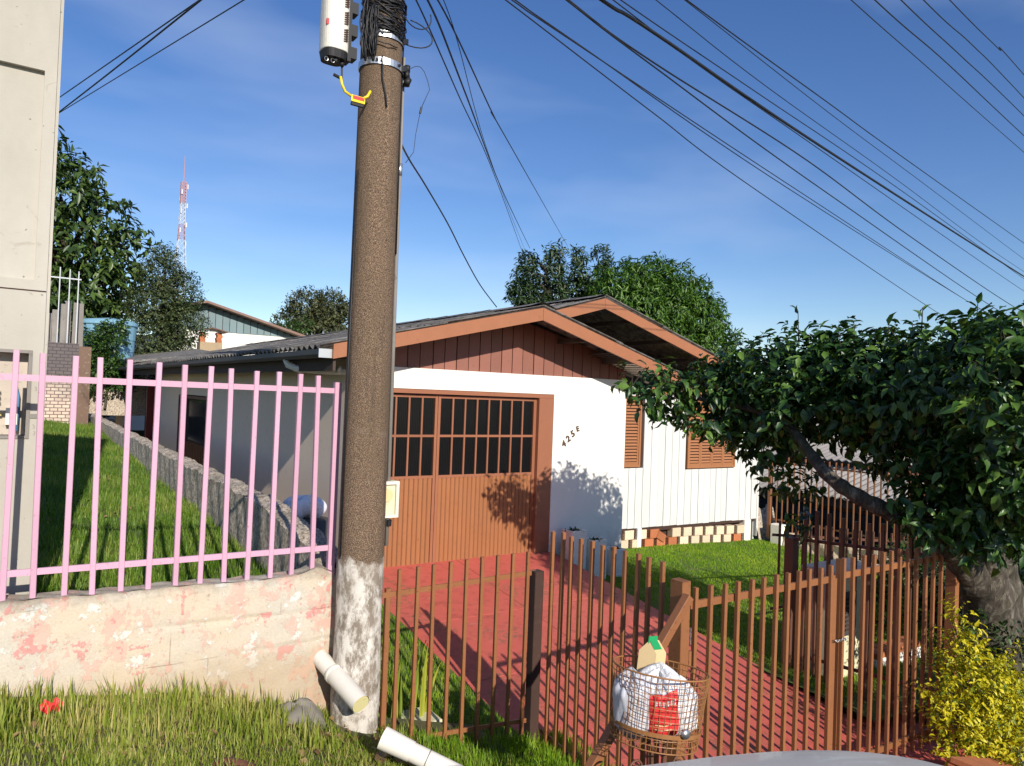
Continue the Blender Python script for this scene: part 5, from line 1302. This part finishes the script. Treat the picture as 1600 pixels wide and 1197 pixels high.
bgtree('mango_tree', 'dense bright green domed mango like tree behind the second gable', [sc(b, 1.35) for b in [(15.3,17,6.3,.75),(16.1,17,6.7,.75),(16.9,17,6.9,.75),(17.8,17,6.8,.75),(18.6,17,6.5,.75),(19.4,17,5.9,.75),(20.0,17,5.2,.7),(17.4,17,6.1,.95),(18.6,17,5.6,1.0),(16.3,17,5.8,.9),(19.5,17,4.7,.9),(17.5,17,5.2,1.0)]],
       (23.7, 23, -.8), 'mango', 2600, 9, .42, .30, .22, .30, shell=.62, droop=.65, upb=.1)

# ------------------------------------------------------------ left background
bp = thing('brick_pier', (1.15, 20.2, 1.9), 'old whitewashed brick pier at the far end of the grass lot', 'wall')
MB().box(-2.4, 1.36, 20.1, 20.6, 1.5, 3.86).build('brickwork', M['old_brick'], bp)
MB().box(1.36, 1.62, 20.12, 20.5, 1.5, 3.80).build('end_post', paint('earth_plaster', (.16,.10,.07), .9, .2, (.42,.38,.33), .6, 3), bp)
pk = thing('picket_fence', (1.0, 20.35, 3.86), 'pale thin upright bar fence on top of the old brick pier', 'fence')
pm_ = box_mesh('picket', M['tower_white'], .022, .022, 1.0)
for k, x in enumerate((.72, .92, 1.12, 1.30)): piece('picket', pm_, pk, (x, 20.3, 3.82), (0, 0, 0), (1, 1, 1.85-.03*k))
MB().box(.5, 1.36, 20.32, 20.34, 5.38, 5.41).build('rail', M['tower_white'], pk)
gb = thing('plank_fence', (1.0, 20.9, 3.6), 'weathered grey upright planks behind the thin bars', 'fence')
pl = box_mesh('plank', M['grey_board'], .12, .025, 1.0)
for k in range(7): piece('plank', pl, gb, (.62+k*.135, 20.8, 3.3), (0, .02*math.sin(k*3), 0), (1, 1, 1.3+.35*(k/6)+.08*math.sin(k*5)))
tk = thing('water_tank', (2.5, 25.5, 3.7), 'pale blue fibreglass water tank under climbing leaves', 'water tank')
q = MB(); q.lathe((2.5, 25.6, 3.4), [(.0, 0), (.66, 0), (.70, .5), (.715, .52), (.72, .85), (.735, .87), (.76, 1.28), (.80, 1.31), (.80, 1.38), (.70, 1.45), (0, 1.55)], 32); q.build('shell', M['blue_tank'], tk, smooth=False)
MB().box(1.6, 3.5, 24.8, 26.4, 2.0, 3.4).build('plinth', M['mossy'], tk)
vn = thing('climbing_vine', (2.4, 24.7, 3.2), 'green vine climbing over the blue tank', 'vine')
pos, FR, lf2, _ = foliage([(2.0,24.7,4.25,.32),(2.3,24.7,4.55,.25),(2.1,24.75,3.9,.35),(2.55,24.7,4.2,.35),(2.7,24.75,4.6,.22),(2.4,24.6,3.5,.5),(1.8,24.8,3.6,.35),(2.0,24.6,3.0,.5),(2.8,24.5,3.2,.5)], 950, 7, .2, .11, .6, shell=.1, droop=.3, upb=.2, leaf=(LEAF2_V, LEAF2_F))
link_mesh('foliage', scatter('foliage', *lf2, FR, pos, M['vine'], None, True), vn, 'stuff')
MB().tube([(2.4,24.7,2.2),(2.5,24.7,3.6)], [.04,.02], 6).build('stem', M['bark'], vn)
# blue grey gabled house
bh = thing('neighbour_house', (9, 36, 3), 'blue grey boarded gable house with white lower wall beyond the roof', 'house')
hx0, hx1, hy = 5.6, 13.2, 34.0; rx, rz = 6.9, 6.62
MB().box(hx0, hx1, hy, hy+6, 2.0, 5.35).build('wall', M['white_wall'], bh)
x = hx0
while x < hx1:
    zt_ = rz-.12-.27*abs(x+.15-rx) 
    if zt_ > 5.4: q = MB(); q.box(x+.012, x+.288, hy-.03, hy+.0, 5.352, zt_); q.build('gable_board', M['blue_wood'], bh)
    x += .3
q = MB(); q.add([(hx0-.2,hy+.02,5.352),(hx1+.4,hy+.02,5.352),(hx1+.4,hy+.02,rz-.15-.27*(hx1+.4-rx)),(rx,hy+.02,rz-.12),(hx0-.2,hy+.02,rz-.15-.27*(rx-hx0+.2))], [(0,1,2,3,4)]); q.build('gable_backing', M['hole'], bh)
for xa, xb in ((hx0-.6, rx), (rx, hx1+.2)):
    q = MB(); za, zb3 = rz-.27*abs(xa-rx), rz-.27*abs(xb-rx)
    q.add([(xa,hy-.6,za),(xb,hy-.6,zb3),(xb,hy+6,zb3),(xa,hy+6,za),(xa,hy-.6,za-.10),(xb,hy-.6,zb3-.10),(xb,hy+6,zb3-.10),(xa,hy+6,za-.10)], [(0,1,2,3),(7,6,5,4),(0,4,5,1),(1,5,6,2),(2,6,7,3),(3,7,4,0)])
    q.build('roof', paint('old_roof_rim', (.24,.15,.12), .9, .2), bh)
cb = thing('brick_chimney', (6.7, 31.5, 4.3), 'squat brick barbecue chimney with tin cap before the blue grey house', 'chimney')
MB().box(6.25, 7.1, 31.2, 31.8, 3.6, 4.72).build('shaft', paint('chimney_render', (.40,.30,.19), .9, .2), cb)
brk = box_mesh('brick', M['terracotta'], .20, .3, .10, .005)
for sx in (6.36, 6.99):
    for k in range(4): piece('brick', brk, cb, (sx+.02*math.sin(k*4), 31.4, 4.722+k*.102))
MB().add([(6.1,31.0,5.13),(6.68,31.0,5.26),(7.26,31.0,5.13),(6.1,31.9,5.13),(6.68,31.9,5.26),(7.26,31.9,5.13),(6.1,31.0,5.17),(6.68,31.0,5.31),(7.26,31.0,5.17),(6.1,31.9,5.17),(6.68,31.9,5.31),(7.26,31.9,5.17)], [(0,1,4,3),(1,2,5,4),(6,9,10,7),(7,10,11,8),(0,6,7,1),(1,7,8,2),(3,4,10,9),(4,5,11,10),(0,3,9,6),(2,8,11,5)]).build('cap', M['rust_shade_bar'], cb)
yw_ = thing('courtyard_wall', (3.5, 31, 1.5), 'sunlit white wall at the end of the side passage', 'wall')
MB().box(1.7, 5.6, 31.0, 31.15, 1.2, 3.25).build('plaster', M['white_wall'], yw_)
xs_ = [1.75+k*.33 for k in range(9)]
for x in xs_[::2]: piece('brick', brk, yw_, (x, 31.05, 3.26))
rp_ = thing('red_flower_shrub', (2.6, 29.5, 1.3), 'leafy shrub growing in the side passage', 'bush')
pos, FR, lf2, _ = foliage([(2.3,29.8,2.7,.3),(2.5,29.8,2.2,.35),(2.1,29.8,1.9,.4),(2.7,29.8,1.6,.5)], 200, 7, .2, .11, .6, shell=.1, droop=.3, upb=.2, leaf=(LEAF2_V, LEAF2_F))
link_mesh('foliage', scatter('foliage', *lf2, FR, pos, M['dark_shrub'], None, True), rp_, 'stuff')
# small lean-to roof edge by the tank
lt = thing('lean_to_roof', (3.6, 25, 3.4), 'old fibre cement lean-to roof below the bushy tree', 'roof')
q = MB(); q.add([(2.9,23.4,3.62),(5.2,23.4,4.0),(5.2,26.4,4.2),(2.9,26.4,3.8),(2.9,23.4,3.56),(5.2,23.4,3.94),(5.2,26.4,4.14),(2.9,26.4,3.74)], [(0,1,2,3),(7,6,5,4),(0,4,5,1),(1,5,6,2),(2,6,7,3),(3,7,4,0)]); q.build('sheets', M['roof'], lt)
# telecom tower
tt = thing('lattice_tower', (25.8, 150, 5), 'distant red and white lattice telecom tower', 'tower')
def lattice(z0, z1, w0, w1, m, n_, br_=.065):
    q = MB(); cx_, cy_ = 25.9, 150
    cor = [(-1,-1),(1,-1),(1,1),(-1,1)]
    for k in range(n_):
        za, zb_2 = z0+(z1-z0)*k/n_, z0+(z1-z0)*(k+1)/n_; wa = w0+(w1-w0)*k/n_; wb = w0+(w1-w0)*(k+1)/n_
        for i in range(4):
            a_, b_ = cor[i], cor[(i+1) % 4]
            pa, pb = Vector((cx_+a_[0]*wa, cy_+a_[1]*wa, za)), Vector((cx_+a_[0]*wb, cy_+a_[1]*wb, zb_2))
            qa, qb = Vector((cx_+b_[0]*wa, cy_+b_[1]*wa, za)), Vector((cx_+b_[0]*wb, cy_+b_[1]*wb, zb_2))
            q.bar(pa, pb, br_*1.6, br_*1.6); q.bar(pa, qb, br_, br_); q.bar(qa, pb, br_, br_); q.bar(pb, qb, br_, br_)
    q.build('lattice_section', m, tt)
lattice(5, 26, 1.3, .85, M['tower_white'], 8, .05); lattice(26, 30, .85, .60, M['tower_white'], 3, .05); lattice(30, 33, .60, .45, M['tower_red'], 3, .05); lattice(33, 37, .45, .40, M['tower_white'], 5, .05); lattice(37, 41, .42, .42, M['tower_red'], 7, .07)
MB().tube([(25.9,150,41),(25.9,150,46)], [.10,.04], 6).build('antenna_mast', M['tower_red'], tt)
for k in range(10):
    z = 29+k*1.2; a_ = k*2.1; MB().box(25.9+.75*math.cos(a_)-.12, 25.9+.75*math.cos(a_)+.12, 150+.7*math.sin(a_)-.12, 150+.7*math.sin(a_)+.12, z, z+.9).build('panel_antenna', M['tower_white'], tt)

# ------------------------------------------------------------ neighbour on the right, lower down
nb = thing('neighbour_shed', (17, 10, -1), 'low neighbouring building with two tier grey corrugated roof beyond the boundary railing', 'building')
MB().box(14.3, 19.5, 2.5, 17.5, -1.4, 1.15).build('wall', M['neighbour_wall'], nb)
MB().box(15.75, 19.5, 2.5, 17.5, 1.152, 1.78).build('upper_wall', M['rafter_shade_wood'], nb)
lam = .177; 
def bigcorr(xa, za, xb, zb, y0, y1, name):
    n_ = int((y1-y0)/lam*6); q = MB(); k_ = []
    for x, z in ((xa, za), (xb, zb)):
        for j in range(n_+1): k_.append((x, y0+(y1-y0)*j/n_, z+.026*math.cos(2*math.pi*j/6)))
    m1 = n_+1; b_ = [(x, y, z-.01) for x, y, z in k_]
    q.add(k_+b_, [(j, j+m1, j+1+m1, j+1) for j in range(n_)]+[(2*m1+j, 2*m1+j+1, 3*m1+j+1, 3*m1+j) for j in range(n_)]+[(j, j+1, 2*m1+j+1, 2*m1+j) for j in range(n_)])
    q.build(name, M['roof2'], nb, smooth=True)
for k in range(5):
    y0_ = 2.1+k*3.1
    bigcorr(13.85, 1.21, 15.95, 1.73, y0_, y0_+3.2, 'roof_sheet')
    bigcorr(15.55, 1.84, 19.9, 2.85, y0_+.05, y0_+3.25, 'roof_sheet')
MB().box(14.25, 14.29, 3.0, 17, .2, .9).build('window_band', M['clear_glass'], nb)
MB().box(13.9, 13.94, 2.2, 17.4, 1.02, 1.17).build('fascia', M['rafter_shade_wood'], nb)
fw_ = thing('street_side_wall', (13, 1.5, -1), 'pale wall glimpsed behind the tree trunk at the right edge', 'wall')
MB().box(11.2, 20, 2.6, 2.8, -1.0, .95).build('plaster', M['white_wall'], fw_)

# ------------------------------------------------------------ overhead cables
def cable(label, pts, r, group, cat='cable', sub=10):
    pts = [Vector(p) for p in pts]; out = []
    for i in range(len(pts)-1):
        p0, p1, p2, p3 = pts[max(i-1, 0)], pts[i], pts[i+1], pts[min(i+2, len(pts)-1)]
        for k in range(sub):
            u = k/sub; out.append(.5*((2*p1)+(p2-p0)*u+(2*p0-5*p1+4*p2-p3)*u*u+(3*p1-p0-3*p2+p3)*u**3))
    out.append(pts[-1])
    tag(MB().tube(out, r, 5, False).build('overhead_cable', M['cable'], smooth=True), label, cat, group)
az = R(78); dv_ = Vector((math.sin(az), math.cos(az), 0)); nv = Vector((math.cos(az), -math.sin(az), 0)); pbase = Vector((1.87, 4.4, 0))
def along(sz, off): return [pbase+nv*off+dv_*s+Vector((0, 0, z)) for s, z in sz]
G1 = 'telephone and power cables sloping across the sky to the right'
C = [('lowest thin cable sloping right across the sky', [(0,6.1),(1.13,5.98),(3.15,5.744),(5.42,5.502),(13.85,4.875),(18,4.8)], .0055),
('thin cable just above the lowest one sloping right', [(0,6.12),(1.2,6.008),(1.98,5.966),(6.58,5.765),(17.18,5.364),(25,5.3)], .0055),
('twin thin cable hugging the second lowest one', [(0,6.14),(1.23,6.023),(2.02,5.971),(6.38,5.721),(17.72,5.361),(25,5.35)], .0055),
('medium black cable below the thick bundle', [(0,6.45),(1.83,6.274),(3.13,6.182),(7.43,5.957),(19.15,5.546),(30,5.6)], .0075),
('cable crossing the medium black cable below the thick bundle', [(0,6.5),(1.86,6.284),(3.12,6.218),(6.75,6.223),(11.2,6.053),(20.24,5.864),(30,5.9)], .0085),
('thickest black cable bundle in the middle of the sky', [(0,6.5),(2.3,6.47),(3.14,6.5),(7.61,6.536),(21.72,6.851),(34,7.2)], .017),
('thin cable running just under the thick bundle', [(0,6.62),(2.47,6.539),(4.07,6.483),(7.39,6.475),(21.77,6.449),(34,6.6)], .006),
('thin cable running just over the thick bundle', [(0,6.6),(2.58,6.586),(5.25,6.631),(10.43,6.725),(21.26,6.786),(34,6.9)], .006),
('single thin cable above the thick bundle', [(0,6.9),(3.14,6.821),(5.57,6.783),(10.42,6.851),(18.39,6.907),(34,7.3)], .005),
('upper pair lower cable above the thick bundle', [(0,7.0),(3.65,7.035),(7.57,7.061),(12.27,7.154),(21.65,7.322),(34,7.6)], .005),
('upper pair upper cable above the thick bundle', [(0,6.98),(3.69,7.05),(7.56,7.191),(10.38,7.291),(21.6,7.756),(34,8.3)], .0075)]
for l, s, r_ in C: cable(l, along(s, 0), r_, G1)
G2 = 'bare power conductors in the upper right corner'
for k, (l, s) in enumerate([('first bare conductor counting from the lower left of the corner group', [(0,6.7),(4.82,7.107),(7.25,7.342),(13.92,7.99),(34,10)]), ('second bare conductor of the upper right group', [(0,6.9),(5.51,7.394),(8.42,7.74),(13.88,8.297),(34,10.4)]),
    ('middle bare conductor of the upper right group', [(0,7.1),(6.39,7.761),(9.07,8.092),(13.83,8.661),(34,10.9)]), ('fourth bare conductor of the upper right group', [(0,7.3),(7.26,8.126),(9.79,8.498),(13.78,8.989),(34,11.3)]), ('outermost bare conductor nearest the upper right corner', [(0,7.5),(8.46,8.628),(11.51,9.087),(13.73,9.408),(34,11.8)])]):
    cable(l, along(s, 1.2), .0075 if k else .0055, G2)
G3 = 'cables running back to the houses'
PT = (1.89, 4.45, 5.9); CA = (1.827, 4.42, 6.302); CB = (1.822, 4.42, 6.42); CC_ = (1.839, 4.42, 6.036)
for l, p, r_ in (('left one of the steep cables running down behind the roof', [PT, (2.509,5.2,6.063),(3.928,7,6.266),(7.656,12,7.155),(18.177,26,8.932)], .007),
    ('middle thick steep cable running down behind the roof', [PT, (2.608,5.2,6.097),(4.024,7,6.291),(8.465,13,7.304),(18.426,26,9.438)], .0095),
    ('hair thin steep cable crossing the others behind the roof', [PT, (2.75,5.2,6.145),(4.909,8,6.209),(10.057,15,7.389),(18.379,26,8.959)], .004),
    ('right steep cable ending at the dark evergreen tree', [PT, (2.699,5.2,6.127),(4.516,7.2,6.245),(5.988,9,6.648),(20.497,26,9.824)], .0075),
    ('wavy black service cable dropping from the pole to the roof', [(2.05,4.42,4.70),(2.095,4.5,4.677),(2.412,5,4.737),(2.86,5.6,4.761),(3.532,6.4,4.681),(4.195,7.2,4.565),(4.79,7.8,4.37),(5.371,8.3,4.19)], .007),
    ('upper cable reaching left behind the concrete panel', [CA, (.385,12,6.847)], .007),
    ('middle cable reaching left behind the concrete panel', [CB, (.95,9.0,6.53), (.393,12,6.645)], .009),
    ('lower cable reaching left behind the concrete panel', [CC_, (.393,12,6.640)], .0055)):
    cable(l, p, r_, G3)

# ------------------------------------------------------------ parked car whose roof shows at the bottom
car = thing('parked_car', (1.1, .35, .7), 'silver grey hatchback parked at the kerb with only its roof in view', 'car')
CZ = 2.095
cyaw = Matrix.Rotation(R(-16), 3, 'Z'); c0 = Vector((1.17, .86, 0))
def cw(x, y, z): return tuple(c0+cyaw @ Vector((x, y, z)))
def se(u, a_, b_, p): 
    c, s = math.cos(u), math.sin(u); return (a_*np.sign(c)*abs(c)**p, b_*np.sign(s)*abs(s)**p)
q = MB(); rings = [(0.0, 1.0), (.25, .998), (.5, .99), (.7, .975), (.85, .95), (.95, .92), (1.0, .885)]
n_ = 48; vs = []
for k, (r_, _) in enumerate(rings):
    for i in range(n_):
        x, y = se(2*math.pi*i/n_, 1.02*r_, .60*r_, .55); z = CZ-.055*r_**3.0-.02*(x/1.02)**2
        vs.append(cw(x, y, z))
q.add(vs, [(k*n_+i, k*n_+(i+1) % n_, (k+1)*n_+(i+1) % n_, (k+1)*n_+i) for k in range(len(rings)-1) for i in range(n_)])
q.build('roof', M['car'], car, smooth=True)
q = MB(); vs = []
for s1, z in ((1.0, -.077), (1.16, -.45)):
    for i in range(n_):
        x, y = se(2*math.pi*i/n_, 1.02*s1*(1.16 if z < -.1 else 1), .60*s1, .5); vs.append(cw(x, y, CZ+z))
q.add(vs, [(n_+i, n_+(i+1) % n_, (i+1) % n_, i) for i in range(n_)]); q.build('window', M['clear_glass'], car, smooth=True)
q = MB(); vs = []; ZS = [(-.45, 1.16, 1.85), (-.60, 1.28, 2.0), (-.95, 1.30, 2.05), (-1.15, 1.22, 2.0)]
for z, sy_, sx_ in ZS:
    for i in range(n_):
        x, y = se(2*math.pi*i/n_, 1.02*sx_, .60*sy_, .45); vs.append(cw(x-.0, y, CZ+z-(.10*(abs(x)/2)**4 if z > -.5 else 0)))
q.add(vs, [((k+1)*n_+i, (k+1)*n_+(i+1) % n_, k*n_+(i+1) % n_, k*n_+i) for k in range(len(ZS)-1) for i in range(n_)]+[tuple(range(n_))]); q.build('body', M['car'], car, smooth=True)
for sx_ in (-1.25, 1.25):
    for sy_ in (-.66, .66):
        w = MB(); w.tube([cw(sx_, sy_*1.12, CZ-1.12), cw(sx_, sy_*.88, CZ-1.12)], .29, 24); wo_ = w.build('wheel', M['tyre'], car)
        w = MB(); w.tube([cw(sx_, sy_*1.13, CZ-1.12), cw(sx_, sy_*1.10, CZ-1.12)], .17, 20); attach(w.build('rim', M['galv']), wo_)
for sy_ in (-.45, .45): MB().bar(cw(2.0, sy_-.1, CZ-.62), cw(2.0, sy_+.1, CZ-.62), .08, .10).build('headlight', M['clear_glass'], car)
print('objects', len(bpy.data.objects))
